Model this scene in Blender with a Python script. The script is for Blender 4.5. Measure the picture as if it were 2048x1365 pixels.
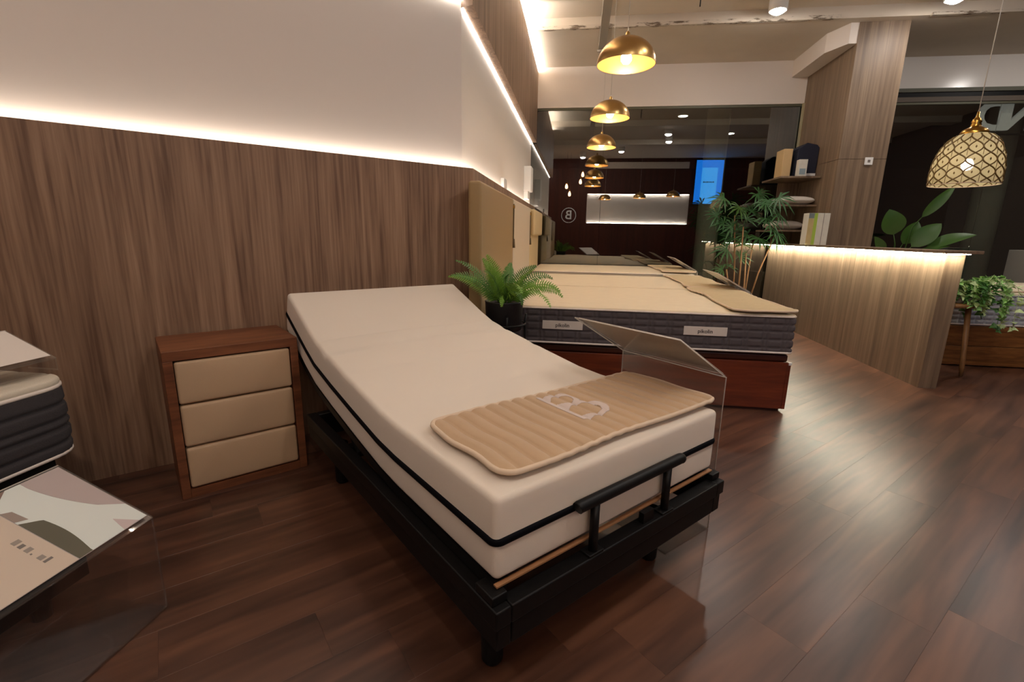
import bpy, bmesh, math, random
from mathutils import Vector, Matrix
random.seed(7)
PI = math.pi
sc = bpy.context.scene
for o in list(bpy.data.objects): bpy.data.objects.remove(o, do_unlink=True)
COL = sc.collection

# ---------------------------------------------------------------- camera
F_PX, YAW, PITCH, ROLL, CAM_H = 943.7, math.radians(36.24), math.radians(12.79), math.radians(-0.996), 1.15
AB = math.radians(46.06)                        # direction of the side wall, from the X axis
fw = Vector((math.sin(YAW)*math.cos(PITCH), math.cos(YAW)*math.cos(PITCH), -math.sin(PITCH)))
rt = Vector((math.cos(YAW), -math.sin(YAW), 0)); dn = fw.cross(rt)
rt2 = rt*math.cos(ROLL) + dn*math.sin(ROLL); dn2 = -rt*math.sin(ROLL) + dn*math.cos(ROLL)
cd = bpy.data.cameras.new('camera'); cam = bpy.data.objects.new('camera', cd); COL.objects.link(cam)
cd.sensor_width = 36; cd.lens = F_PX/2048*36; cd.clip_start = 0.02; cd.clip_end = 100
m = Matrix((rt2, -dn2, -fw)).transposed().to_4x4(); m.translation = (0, 0, CAM_H)
cam.matrix_world = m
sc.camera = cam
# ---------------------------------------------------------------- world, exposure
w = bpy.data.worlds.new('world'); sc.world = w; w.use_nodes = True
bg = w.node_tree.nodes['Background']; bg.inputs[0].default_value = (0.9, 0.8, 0.7, 1); bg.inputs[1].default_value = 0.004
sc.view_settings.view_transform = 'Standard'; sc.view_settings.look = 'None'
sc.view_settings.gamma = 1; sc.view_settings.use_curve_mapping = False
sc.view_settings.exposure = 0.85
# light strengths
L_STRIP_LOW, L_STRIP_UP, L_COUNTER, L_DOWN, L_BULB, L_REAR, L_COVE = 12.0, 20.0, 88.0, 140.0, 50.0, 40.0, 85.0

# ---------------------------------------------------------------- helpers
UX, UY = math.cos(AB), math.sin(AB)
def UV(u, v, z=0.0):                            # side-wall frame (u along it, v out of it) to world
    return Vector((u*UX + v*UY, u*UY - v*UX, z))
class MB:
    def __init__(s): s.v = []; s.f = []; s.sm = []
    def add(s, vs, fs, smooth=False):
        b = len(s.v); s.v += [tuple(p) for p in vs]; s.f += [tuple(i+b for i in f) for f in fs]; s.sm += [smooth]*len(fs); return s
    def box(s, x0, x1, y0, y1, z0, z1):
        x0, x1 = min(x0,x1), max(x0,x1); y0, y1 = min(y0,y1), max(y0,y1); z0, z1 = min(z0,z1), max(z0,z1)
        return s.add([(x0,y0,z0),(x1,y0,z0),(x1,y1,z0),(x0,y1,z0),(x0,y0,z1),(x1,y0,z1),(x1,y1,z1),(x0,y1,z1)],
              [(0,3,2,1),(4,5,6,7),(0,1,5,4),(1,2,6,5),(2,3,7,6),(3,0,4,7)])
    def prism(s, pts, d):                       # polygon pts (3D) extruded by vector d
        n = len(pts); d = Vector(d); a = [Vector(p) for p in pts]
        nrm = Vector((0,0,0))
        for i in range(n): nrm += a[i].cross(a[(i+1) % n])
        if nrm.dot(d) > 0: a.reverse()
        vs = a + [p+d for p in a]
        return s.add(vs, [tuple(range(n)), tuple(range(2*n-1, n-1, -1))] + [(i, i+n, (i+1)%n+n, (i+1)%n) for i in range(n)])
    def tube(s, pts, r, n=8, closed=False, cap=True):
        pts = [Vector(p) for p in pts]; m = len(pts); rs = r if isinstance(r, (list, tuple)) else [r]*m
        vs = []; ref = None
        for i, p in enumerate(pts):
            a = pts[(i-1) % m] if (closed or i > 0) else p; b = pts[(i+1) % m] if (closed or i < m-1) else p
            t = (b-a).normalized()
            if ref is None: ref = Vector((0,0,1)) if abs(t.z) < .9 else Vector((1,0,0))
            x = ref - t*ref.dot(t)
            if x.length < 1e-6: x = t.orthogonal()
            x.normalize(); ref = x; y = t.cross(x)
            vs += [p + (x*math.cos(2*PI*k/n) + y*math.sin(2*PI*k/n))*rs[i] for k in range(n)]
        fs = []
        for i in range(m if closed else m-1):
            j = (i+1) % m
            fs += [(i*n+k, i*n+(k+1)%n, j*n+(k+1)%n, j*n+k) for k in range(n)]
        s.add(vs, fs, True)
        if cap and not closed:
            b = len(s.v) - len(vs); s.f += [tuple(b+k for k in range(n-1,-1,-1)), tuple(b+(m-1)*n+k for k in range(n))]; s.sm += [False]*2
        return s
    def lathe(s, prof, n=32, c=(0,0,0), smooth=True):
        vs = []; fs = []
        for r, z in prof: vs += [(c[0]+r*math.cos(2*PI*k/n), c[1]+r*math.sin(2*PI*k/n), c[2]+z) for k in range(n)]
        for i in range(len(prof)-1):
            fs += [(i*n+k, i*n+(k+1)%n, (i+1)*n+(k+1)%n, (i+1)*n+k) for k in range(n)]
        return s.add(vs, fs, smooth)
    def disk(s, c, r, n=24, up=True):
        vs = [(c[0]+r*math.cos(2*PI*k/n), c[1]+r*math.sin(2*PI*k/n), c[2]) for k in range(n)]
        return s.add(vs, [tuple(range(n)) if up else tuple(range(n-1,-1,-1))])
    def build(s, name, mat, parent=None, bevel=0, seg=2):
        me = bpy.data.meshes.new(name); me.from_pydata(s.v, [], s.f); me.update()
        me.polygons.foreach_set('use_smooth', s.sm)
        o = bpy.data.objects.new(name, me); COL.objects.link(o)
        if mat: me.materials.append(mat)
        if parent: o.parent = parent
        if bevel:
            b = o.modifiers.new('bevel', 'BEVEL'); b.width = bevel; b.segments = seg; b.limit_method = 'ANGLE'; b.angle_limit = math.radians(40)
            for p in me.polygons: p.use_smooth = True
            try: me.set_sharp_from_angle(angle=math.radians(35))
            except Exception: pass
        return o
def tag(o, label, cat, group=None):
    o['label'] = label; o['category'] = cat
    if group: o['group'] = group
    return o
def thing(name, label, cat, loc=(0,0,0), rz=0, group=None):
    o = bpy.data.objects.new(name, None); o.empty_display_size = .1; COL.objects.link(o)
    o.location = loc; o.rotation_euler = (0, 0, rz); tag(o, label, cat, group); return o
def thinguv(name, label, cat, u, v, z=0, group=None, da=0): return thing(name, label, cat, UV(u, v, z), AB+da, group)   # local: x = u, y = -v
def struct(name, parent=None, loc=(0,0,0), rz=0):
    o = bpy.data.objects.new(name, None); COL.objects.link(o); o.location = loc; o.rotation_euler = (0,0,rz)
    o['kind'] = 'structure'; o.parent = parent; return o
def copy_tree(o, parent=None):
    c = o.copy(); COL.objects.link(c); c.parent = parent
    for ch in list(o.children): copy_tree(ch, c)
    return c
def text_mesh(txt, size, mat, name, parent, loc, rot, ext=0.0006, sx=1.0, bold=0.0):
    cu = bpy.data.curves.new(name, 'FONT'); cu.body = txt; cu.size = size; cu.extrude = ext; cu.align_x = 'CENTER'; cu.align_y = 'CENTER'; cu.offset = bold; cu.resolution_u = 3
    t = bpy.data.objects.new('tmp', cu); COL.objects.link(t)
    dg = bpy.context.evaluated_depsgraph_get(); me = bpy.data.meshes.new_from_object(t.evaluated_get(dg)); bpy.data.objects.remove(t); bpy.data.curves.remove(cu)
    me.materials.clear(); me.materials.append(mat); me.name = name
    o = bpy.data.objects.new(name, me); COL.objects.link(o); o.parent = parent; o.location = loc; o.rotation_euler = rot; o.scale = (sx, 1, 1); return o
def rbox(hx, hy, hz, r, nx=10, ny=10, nz=4, f=None):
    """rounded box centred at origin, half sizes h, edge radius r, as MB; f maps each point"""
    def lin(h, n):
        c = [-h, -h+.3*r, -h+.65*r, -h+r]; inner = [(-h+r) + (2*h-2*r)*i/n for i in range(1, n)]
        return c + inner + [h-r, h-.65*r, h-.3*r, h]
    ax = [lin(hx, nx), lin(hy, ny), lin(hz, nz)]; h = (hx, hy, hz)
    idx = {}; mb = MB(); vs = []; fs = []
    def vid(p):
        k = tuple(round(c, 6) for c in p)
        if k not in idx:
            q = Vector([max(-h[i]+r, min(h[i]-r, p[i])) for i in range(3)]); d = Vector(p)-q
            if d.length > 1e-9: d = d.normalized()*r
            P = q+d; idx[k] = len(vs); vs.append(tuple(f(P)) if f else tuple(P))
        return idx[k]
    for a in range(3):
        b, c = (a+1) % 3, (a+2) % 3
        for sgn in (-1, 1):
            for i in range(len(ax[b])-1):
                for j in range(len(ax[c])-1):
                    q = []
                    for (ii, jj) in ((i,j),(i+1,j),(i+1,j+1),(i,j+1)):
                        p = [0,0,0]; p[a] = sgn*h[a]; p[b] = ax[b][ii]; p[c] = ax[c][jj]; q.append(vid(p))
                    fs.append(tuple(q if sgn > 0 else q[::-1]))
    mb.add(vs, fs, True); return mb
def interp(tab, x):
    if x <= tab[0][0]: return tab[0][1] + (tab[1][1]-tab[0][1])/(tab[1][0]-tab[0][0])*(x-tab[0][0])
    for (a, b), (c, d) in zip(tab, tab[1:]):
        if x <= c: return b + (d-b)*(x-a)/(c-a)
    (a, b), (c, d) = tab[-2:]; return d + (d-b)/(c-a)*(x-c)

# ---------------------------------------------------------------- materials
def srgb(r, g, b):
    f = lambda c: (c/255)/12.92 if c/255 <= .04045 else ((c/255+.055)/1.055)**2.4
    return (f(r), f(g), f(b), 1)
MATS = {}
def nodes(name):
    mt = bpy.data.materials.new(name); mt.use_nodes = True; nt = mt.node_tree; MATS[name] = mt
    return mt, nt, nt.nodes['Principled BSDF']
def plain(name, col, rough=.6, metal=0, bump=0, bscale=200, var=0, vscale=8, spec=.5, sheen=0):
    mt, nt, b = nodes(name); b.inputs['Base Color'].default_value = col; b.inputs['Roughness'].default_value = rough; b.inputs['Metallic'].default_value = metal
    b.inputs['Specular IOR Level'].default_value = spec
    if sheen: b.inputs['Sheen Weight'].default_value = sheen
    tc = nt.nodes.new('ShaderNodeTexCoord')
    if var:
        n = nt.nodes.new('ShaderNodeTexNoise'); n.inputs['Scale'].default_value = vscale; n.inputs['Detail'].default_value = 4
        nt.links.new(tc.outputs['Object'], n.inputs['Vector'])
        mx = nt.nodes.new('ShaderNodeMix'); mx.data_type = 'RGBA'
        mx.inputs[6].default_value = tuple(c*(1-var) for c in col[:3])+(1,); mx.inputs[7].default_value = tuple(min(1, c*(1+var)) for c in col[:3])+(1,)
        nt.links.new(n.outputs['Fac'], mx.inputs[0]); nt.links.new(mx.outputs[2], b.inputs['Base Color'])
    if bump:
        n = nt.nodes.new('ShaderNodeTexNoise'); n.inputs['Scale'].default_value = bscale; n.inputs['Detail'].default_value = 3
        nt.links.new(tc.outputs['Object'], n.inputs['Vector'])
        bp = nt.nodes.new('ShaderNodeBump'); bp.inputs['Strength'].default_value = bump; bp.inputs['Distance'].default_value = .004
        nt.links.new(n.outputs['Fac'], bp.inputs['Height']); nt.links.new(bp.outputs['Normal'], b.inputs['Normal'])
    return mt
def emit(name, col, s):
    mt, nt, b = nodes(name); b.inputs['Base Color'].default_value = (0,0,0,1); b.inputs['Emission Color'].default_value = col; b.inputs['Emission Strength'].default_value = s; mt.cycles.emission_sampling = 'FRONT'; return mt
def wood(name, dark, mid, light, scale=(18,18,.9), rough=.5, per_obj=False, fine=1.0, pos=(.33,.52,.7), spec=.4, rvar=0, distort=.6, bumps=.12, nmix=.3, detail=5):
    mt, nt, b = nodes(name); N = nt.nodes.new; L = nt.links.new
    tc = N('ShaderNodeTexCoord'); mp = N('ShaderNodeMapping'); mp.inputs['Scale'].default_value = scale; L(tc.outputs['Object'], mp.inputs['Vector'])
    src = mp.outputs['Vector']
    if per_obj:
        oi = N('ShaderNodeObjectInfo'); ml = N('ShaderNodeMath'); ml.operation = 'MULTIPLY'; ml.inputs[1].default_value = 57.0; L(oi.outputs['Random'], ml.inputs[0])
        ad = N('ShaderNodeVectorMath'); ad.operation = 'ADD'; L(src, ad.inputs[0]); L(ml.outputs[0], ad.inputs[1]); src = ad.outputs[0]
    n1 = N('ShaderNodeTexNoise'); n1.inputs['Scale'].default_value = 1; n1.inputs['Detail'].default_value = detail; n1.inputs['Roughness'].default_value = .62; n1.inputs['Distortion'].default_value = distort; L(src, n1.inputs['Vector'])
    mp2 = N('ShaderNodeMapping'); mp2.inputs['Scale'].default_value = (5*fine,)*3; L(src, mp2.inputs['Vector'])
    n2 = N('ShaderNodeTexNoise'); n2.inputs['Scale'].default_value = 1; n2.inputs['Detail'].default_value = 3; L(mp2.outputs[0], n2.inputs['Vector'])
    mx = N('ShaderNodeMix'); mx.inputs[0].default_value = nmix; L(n1.outputs['Fac'], mx.inputs[2]); L(n2.outputs['Fac'], mx.inputs[3])
    cr = N('ShaderNodeValToRGB'); e = cr.color_ramp.elements; e[0].position = pos[0]; e[0].color = dark; e[1].position = pos[2]; e[1].color = light
    k = e.new(pos[1]); k.color = mid; L(mx.outputs[0], cr.inputs['Fac'])
    out = cr.outputs['Color']
    if per_obj:
        hv = N('ShaderNodeHueSaturation'); mr = N('ShaderNodeMapRange'); mr.inputs[3].default_value = .94; mr.inputs[4].default_value = 1.06
        L(oi.outputs['Random'], mr.inputs[0]); L(mr.outputs[0], hv.inputs['Value']); L(out, hv.inputs['Color']); out = hv.outputs['Color']
    L(out, b.inputs['Base Color']); b.inputs['Roughness'].default_value = rough; b.inputs['Specular IOR Level'].default_value = spec
    if rvar:
        mr = N('ShaderNodeMapRange'); mr.inputs[3].default_value = rough-rvar; mr.inputs[4].default_value = rough+rvar; L(n1.outputs['Fac'], mr.inputs[0]); L(mr.outputs[0], b.inputs['Roughness'])
    bp = N('ShaderNodeBump'); bp.inputs['Strength'].default_value = bumps; bp.inputs['Distance'].default_value = .002; L(mx.outputs[0], bp.inputs['Height']); L(bp.outputs['Normal'], b.inputs['Normal'])
    return mt
def glassy(name, tint, refl, edge=.35, rough=.0, haze=0, hcol=(1,1,1,1)):
    """thin clear sheet: transparent with a mirror-like share; haze adds a little diffuse"""
    mt, nt, b = nodes(name); nt.nodes.remove(b); N = nt.nodes.new; L = nt.links.new
    tr = N('ShaderNodeBsdfTransparent'); tr.inputs[0].default_value = tint; gl = N('ShaderNodeBsdfGlossy'); gl.inputs['Roughness'].default_value = rough; gl.inputs[0].default_value = (1,1,1,1)
    fr = N('ShaderNodeFresnel'); fr.inputs['IOR'].default_value = 1.45
    mr = N('ShaderNodeMapRange'); mr.inputs[1].default_value = .03; mr.inputs[2].default_value = 1; mr.inputs[3].default_value = refl; mr.inputs[4].default_value = min(1, refl+edge); L(fr.outputs[0], mr.inputs[0])
    mx = N('ShaderNodeMixShader'); L(mr.outputs[0], mx.inputs[0]); L(tr.outputs[0], mx.inputs[1]); L(gl.outputs[0], mx.inputs[2]); out = mx.outputs[0]
    if haze:
        df = N('ShaderNodeBsdfDiffuse'); df.inputs[0].default_value = hcol; m2 = N('ShaderNodeMixShader'); m2.inputs[0].default_value = haze; L(out, m2.inputs[1]); L(df.outputs[0], m2.inputs[2]); out = m2.outputs[0]
    L(out, nt.nodes['Material Output'].inputs['Surface']); return mt

M_WALLWOOD = wood('wall_veneer', srgb(104,77,59), srgb(140,110,87), srgb(166,135,109), (10,10,.32), .5, distort=1.1, fine=1.6, pos=(.36,.5,.66), nmix=.42)
M_COLWOOD = wood('grey_veneer', srgb(98,80,63), srgb(126,105,84), srgb(150,129,105), (16,16,.5), .5, distort=.5)
M_FLOOR = wood('plank_wood', srgb(55,34,25), srgb(86,56,42), srgb(113,75,55), (1.2,12,12), .31, per_obj=True, rvar=0, spec=.65, distort=.35, pos=(.3,.5,.72), bumps=.0, nmix=.12, detail=2)
M_FLOORGAP = plain('floor_gap', srgb(56,34,26), .6)
M_NIGHT = wood('walnut', srgb(84,46,27), srgb(120,72,44), srgb(146,92,60), (1.5,14,14), .45)
M_MAHOG = wood('mahogany', srgb(80,32,14), srgb(108,46,22), srgb(128,60,30), (1.2,1.2,14), .35, spec=.5)
M_MAHOGD = wood('mahogany_lid', srgb(50,22,12), srgb(66,30,17), srgb(80,38,22), (1.2,1.2,14), .4)
M_OAK = wood('rustic_oak', srgb(92,54,24), srgb(142,92,46), srgb(170,116,62), (1.2,1.2,10), .5, distort=1.6)
M_SLAT = wood('beech', srgb(140,98,64), srgb(158,114,78), srgb(174,130,92), (3,20,20), .5)
M_STOOL = wood('stool_oak', srgb(120,82,48), srgb(150,106,64), srgb(172,128,82), (14,14,2), .45)
M_REARWOOD = wood('rear_panel_wood', srgb(62,26,18), srgb(82,36,24), srgb(98,46,32), (9,9,.5), .5)
M_WHITE = plain('white_wall', srgb(226,216,206), .75, bump=.05, bscale=60)
M_WHITEB = plain('white_gloss_beam', srgb(222,217,210), .22, spec=.5)
M_PAINT = plain('ceiling_paint', srgb(214,202,186), .85, var=.07, vscale=3)
M_METAL = plain('grey_metal', srgb(176,170,160), .5, .2)
M_DARKMETAL = plain('dark_metal', srgb(40,38,36), .5, .3)
M_BLACK = plain('black_powdercoat', srgb(10,9,9), .5, spec=.3, bump=.05, bscale=500)
M_BLACKW = plain('black_board', srgb(11,9,9), .5, spec=.25)
M_MATTR = plain('cream_knit', srgb(226,214,198), .9, bump=.25, bscale=900, sheen=.2)
M_PIPING = plain('black_piping', srgb(5,5,10), .7, spec=.1)
M_PAD = plain('tan_quilt', srgb(188,158,124), .9, bump=.2, bscale=700, var=.04, vscale=30, sheen=.2)
M_BIND = plain('cream_binding', srgb(214,192,166), .85)
M_LOGO = plain('silver_thread', srgb(206,190,182), .55)
M_LEATH = plain('sand_upholstery', srgb(196,166,132), .6, bump=.12, bscale=400)
M_GREYQ = plain('grey_quilt', srgb(86,78,80), .85, bump=.2, bscale=700)
M_CREAMQ = plain('ivory_damask', srgb(222,208,180), .9, var=.05, vscale=14, bump=.3, bscale=30)
M_SAGE = plain('beige_topper', srgb(198,178,140), .9, bump=.2, bscale=500)
M_WHITEPIPE = plain('white_piping', srgb(226,214,204), .7)
M_LIGHTQ = plain('light_grey_quilt', srgb(186,188,192), .85, bump=.2, bscale=600)
M_CHAR = plain('charcoal_knit', srgb(58,54,56), .9, bump=.3, bscale=300)
M_HB1 = plain('olive_leather', srgb(158,130,88), .5, bump=.1, bscale=300)
M_HB2 = plain('stone_leather', srgb(206,188,164), .55, bump=.1, bscale=300)
M_HB3 = plain('straw_leather', srgb(206,182,138), .55, bump=.1, bscale=300)
M_STRAP = plain('strap_olive', srgb(92,76,50), .6)
M_BRASS = plain('brass', srgb(196,150,70), .25, 1)
M_GOLD = plain('brushed_gold', srgb(206,168,108), .3, 1, bump=.05, bscale=120)
M_GOLDIN = plain('gold_inside', srgb(222,166,88), .45, .6)
M_CORD = plain('pale_cord', srgb(206,198,186), .6)
M_PLASTIC = plain('white_plastic', srgb(232,230,226), .4)
M_GREYPRINT = plain('grey_print', srgb(120,112,106), .7)
M_INK = plain('dark_print', srgb(44,38,36), .7)
M_POT = plain('black_pot', srgb(24,22,24), .45)
M_SOIL = plain('soil', srgb(40,28,20), .95, bump=.6, bscale=80)
M_FERN = plain('fern_green', srgb(122,166,62), .5, var=.35, vscale=9)
M_FERN2 = plain('fern_dark', srgb(80,122,50), .5, var=.3, vscale=9)
M_PALM = plain('palm_green', srgb(50,92,44), .45, var=.3, vscale=6)
M_TRUNK = plain('palm_trunk', srgb(142,104,68), .8, bump=.5, bscale=60, var=.25, vscale=20)
M_BIGLEAF = plain('big_leaf_green', srgb(64,98,34), .4, var=.2, vscale=5)
M_IVY = plain('ivy_green', srgb(140,190,100), .5, var=.4, vscale=14)
M_NAVY = plain('navy_fabric', srgb(24,26,44), .8)
M_KRAFT = plain('kraft_tan', srgb(206,176,128), .7, var=.1, vscale=12)
M_PILLOW = plain('white_pillow', srgb(216,208,196), .9, bump=.15, bscale=200)
M_BOXG = plain('lime_green_card', srgb(168,200,80), .5)
M_BOXW = plain('white_carton', srgb(220,218,206), .55, var=.12, vscale=18)
M_BOXY = plain('wood_print_card', srgb(196,178,128), .55, var=.15, vscale=22)
M_PAPER = plain('paper', srgb(222,212,202), .6)
M_BEIGEP = plain('beige_print', srgb(204,188,170), .45)
M_PRINTW = plain('white_sheet_print', srgb(216,222,216), .4)
M_PRINTP = plain('rosy_grey_print', srgb(178,164,160), .4)
M_PRINTG = plain('moss_print', srgb(92,88,72), .4)
M_CONC = plain('concrete_column', srgb(204,204,186), .8, var=.08, vscale=4)
M_LETTER = plain('sign_letter', srgb(226,222,216), .5)
b_ = MATS['sign_letter'].node_tree.nodes['Principled BSDF']; b_.inputs['Emission Color'].default_value = (.9,.88,.84,1); b_.inputs['Emission Strength'].default_value = .12; MATS['sign_letter'].cycles.emission_sampling = 'NONE'  # weak glow added in place of light falling on the letters
M_GLASS = glassy('window_glass', (.78,.8,.76,1), .17, .5)
M_ACRYL = glassy('clear_acrylic', (.95,.95,.94,1), .04, .4, haze=.02, hcol=(.9,.85,.8,1))
M_ACRYL2 = glassy('clear_acrylic_thin', (.975,.975,.97,1), .012, .25, haze=.003)
M_ACRYLEDGE = plain('acrylic_edge', srgb(214,206,196), .3)
M_LEDW = emit('led_warm', (1,.88,.76,1), L_STRIP_LOW)
M_COVE = emit('led_cove', (1,.93,.84,1), L_COVE)
M_LEDC = emit('led_neutral', (1,.96,.88,1), L_STRIP_UP)
M_LEDK = emit('led_counter', (1,.94,.74,1), L_COUNTER)
M_LEDR = emit('led_rear', (1,.93,.85,1), L_REAR)
M_DOWN = emit('downlight_lens', (1,.93,.87,1), L_DOWN)
M_DOWNP = emit('passage_lens', (1,.95,.88,1), 14)
M_BULB = emit('bulb_glow', (1,.9,.76,1), L_BULB)
M_BULBP = emit('bulb_glow_cool', (1,.9,.82,1), 18)
M_EDISON = emit('edison_glow', (1,.5,.2,1), 14)
M_SCREEN = emit('blue_screen', (.01,.2,.85,1), 1.5)
M_SCREEN2 = emit('blue_screen_light', (.04,.38,1,1), 1.5)

def stained():
    mt, nt, b = nodes('flaking_paint'); N = nt.nodes.new; L = nt.links.new
    tc = N('ShaderNodeTexCoord'); mp = N('ShaderNodeMapping'); mp.inputs['Scale'].default_value = (14, 4, 16); L(tc.outputs['Object'], mp.inputs['Vector'])
    n = N('ShaderNodeTexNoise'); n.inputs['Scale'].default_value = 1.4; n.inputs['Detail'].default_value = 8; n.inputs['Roughness'].default_value = .7; L(mp.outputs[0], n.inputs['Vector'])
    cr = N('ShaderNodeValToRGB'); cr.color_ramp.interpolation = 'LINEAR'; e = cr.color_ramp.elements
    e[0].position = .5; e[0].color = srgb(208,196,180); e[1].position = .58; e[1].color = srgb(112,96,80); L(n.outputs['Fac'], cr.inputs[0]); L(cr.outputs[0], b.inputs['Base Color']); b.inputs['Roughness'].default_value = .9
    return mt
M_STAIN = stained()

# ================================================================ SETTING
def corner(d):                                   # corner of left wall (y = 2.74+d) and side wall (v = -.696-d)
    v = -.696-d; u = (2.74+d + v*UX)/UY; return UV(u, v)
def cornerC(d):                                  # left end of the left wall, where the near-left wall (v = -2.75) starts
    v = -2.75-d; u = (2.74+d + v*UX)/UY; return UV(u, v)
def band(mb, d0, d1, z0, z1, which):             # a slab of wall between offsets d0, d1
    if which == 'A': p = [cornerC(d0), corner(d0), corner(d1), cornerC(d1)]
    elif which == 'B': p = [corner(d0), UV(7.5, -.696-d0), UV(7.5, -.696-d1), corner(d1)]
    else: p = [UV(-1.6, -2.75-d0), cornerC(d0), cornerC(d1), UV(-1.6, -2.75-d1)]
    mb.prism([(q.x, q.y, z0) for q in p], (0, 0, z1-z0)); return mb
for wn, wk in (('wall_left', 'A'), ('wall_side', 'B'), ('wall_near_left', 'C')):
    W = struct(wn)
    band(MB(), 0, .08, 0, 1.557, wk).build('wood_panel', M_WALLWOOD, W)
    band(MB(), .08, .16, 0, 3.62, wk).build('white_panel', M_WHITE, W)
    band(MB(), .045, .06, 1.5572, 1.5605, wk).build('led_strip', M_LEDW, W)
    zu = 2.485 if wk == 'B' else 2.53
    band(MB(), 0, .08, zu, 3.44, wk).build('upper_wood_panel', M_WALLWOOD, W)
    band(MB(), .066, .073, zu-.004, zu-.0002, wk).build('led_strip', M_LEDC, W)
    if wk == 'B': band(MB(), .03, .05, 3.4403, 3.444, wk).build('cove_strip', M_COVE, W)

# ---- floor: planks along X
fl = struct('floor')
MB().prism([UV(-1.7,-2.95), UV(-1.7,7.6), UV(7.6,7.6), UV(7.6,-.9), UV(3.0,-.9), UV(1.0,-2.95)], (0,0,-.1)).build('subfloor', M_FLOORGAP, fl).location.z = -.006
PW, PL = .19, 1.28
def in_room(x, y):
    u = x*UX + y*UY; v = x*UY - y*UX
    return y < 2.79 and -1.6 < u < 7.5 and -2.8 < v < 7.5 and (v > -.74 or y < 2.79)
def seen(x, y):
    d = Vector((x, y, -CAM_H)); z = d.dot(fw)
    if z < .15: return False
    px = 1024 + F_PX*d.dot(rt2)/z; py = 682 + F_PX*d.dot(dn2)/z
    return -250 < px < 2300 and py < 1750
def plank_mesh(x0, x1, y0, y1):
    c = .0003; mb = MB()
    vs = [(x0,y0,-.012),(x1,y0,-.012),(x1,y1,-.012),(x0,y1,-.012),(x0,y0,-c),(x1,y0,-c),(x1,y1,-c),(x0,y1,-c),(x0+c,y0+c,0),(x1-c,y0+c,0),(x1-c,y1-c,0),(x0+c,y1-c,0)]
    fs = [(8,9,10,11)]
    for a in (0, 4):
        for i in range(4): fs.append((a+i, a+(i+1)%4, a+4+(i+1)%4, a+4+i))
    return mb.add(vs, fs)
pm = plank_mesh(-PL/2+.00005, PL/2-.00005, -PW/2+.00005, PW/2-.00005).build('plank', M_FLOOR).data
bpy.data.objects.remove(bpy.data.objects['plank'])
cells = []
for r in range(-44, 15):
    y = .394 - PW/2 + PW*r
    off = (1.74 if r == 0 else 1.74 + .47*r + .21*((r*7) % 5))
    for k in range(-8, 9):
        x = off % PL + PL*k + PL/2
        if y > 2.74-PW/2+.03: continue
        if in_room(x, y) or in_room(x-PL*.45, y) or in_room(x+PL*.45, y): cells.append((x, y))
# lift the plank rows so their base sits flush: tops at z = 0
vis = sorted((c for c in cells if seen(*c) or seen(c[0]-.5, c[1]) or seen(c[0]+.5, c[1])), key=lambda c: c[0]**2+c[1]**2)
near = set(vis[:296]); rest = MB()
ok = lambda x, y: (x*UY - y*UX) > -.78
for c in cells:
    if not (ok(*c) or (c[1] < 2.74)): continue
    if c in near:
        o = bpy.data.objects.new('plank', pm); COL.objects.link(o); o.location = (c[0], c[1], 0); o.parent = fl
    else:
        t = plank_mesh(c[0]-PL/2+.00005, c[0]+PL/2-.00005, c[1]-PW/2+.00005, c[1]+PW/2-.00005); rest.add(t.v, t.f)
nw = 2.7385-2.6745; nm_ = None
for k in range(-2, 3):                                              # cut row against the left wall
    x = .35 + k*PL
    if x > 1.2 or x < -1.3: continue
    o = plank_mesh(-PL/2+.00005, PL/2-.00005, -nw/2, nw/2).build('plank', M_FLOOR, fl) if nm_ is None else bpy.data.objects.new('plank', nm_)
    if nm_ is not None: COL.objects.link(o); o.parent = fl
    nm_ = o.data; o.location = (x, 2.6745+nw/2, 0)
ro = rest.build('far_planks', M_FLOOR, fl); ro['kind'] = 'stuff'

# ---- far wall: beam over the shop windows, two windows
WF = struct('wall_far', rz=AB)
MB().box(7.5, 7.62, .78, -2.967, 2.96, 3.62).build('beam_face', M_WHITE, WF)
MB().box(7.5, 7.62, -3.478, -7.6, 3.118, 3.62).build('beam_face', M_WHITEB, WF)
MB().box(7.48, 7.6, -3.478, -7.6, 3.07, 3.117).build('beam_lip', plain('lip_olive', srgb(92,92,78), .6), WF)
MB().box(7.5, 7.58, -3.478, -7.6, 3.015, 3.068).build('beam_gap', M_BLACKW, WF)
MB().box(7.5, 7.6, -3.478, -7.6, 2.955, 3.014).build('beam_lip', plain('lip_brown', srgb(96,84,72), .6), WF)
def window(name, panes, z1):
    Wn = struct(name, rz=AB)
    for a, b in panes: MB().box(7.53, 7.538, -a, -b, .05, z1-.012).build('pane', M_GLASS, Wn)
    MB().box(7.515, 7.555, -panes[0][0], -panes[-1][1], z1-.03, z1-.002).build('top_channel', plain('channel_olive', srgb(92,90,70), .5, .2), Wn)
    MB().box(7.515, 7.555, -panes[0][0], -panes[-1][1], 0, .05).build('bottom_channel', M_DARKMETAL, Wn)
window('window_1', [(-.86, .292), (.296, 2.96)], 2.96)
window('window_2', [(3.485, 5.4), (5.404, 7.45)], 2.955)
MB().box(7.47, 7.51, -2.945, -2.965, 0, 2.96).build('trim_1', plain('jamb_pale', srgb(168,160,128), .5)).rotation_euler = (0,0,AB)
bpy.data.objects['trim_1']['kind'] = 'structure'

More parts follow.
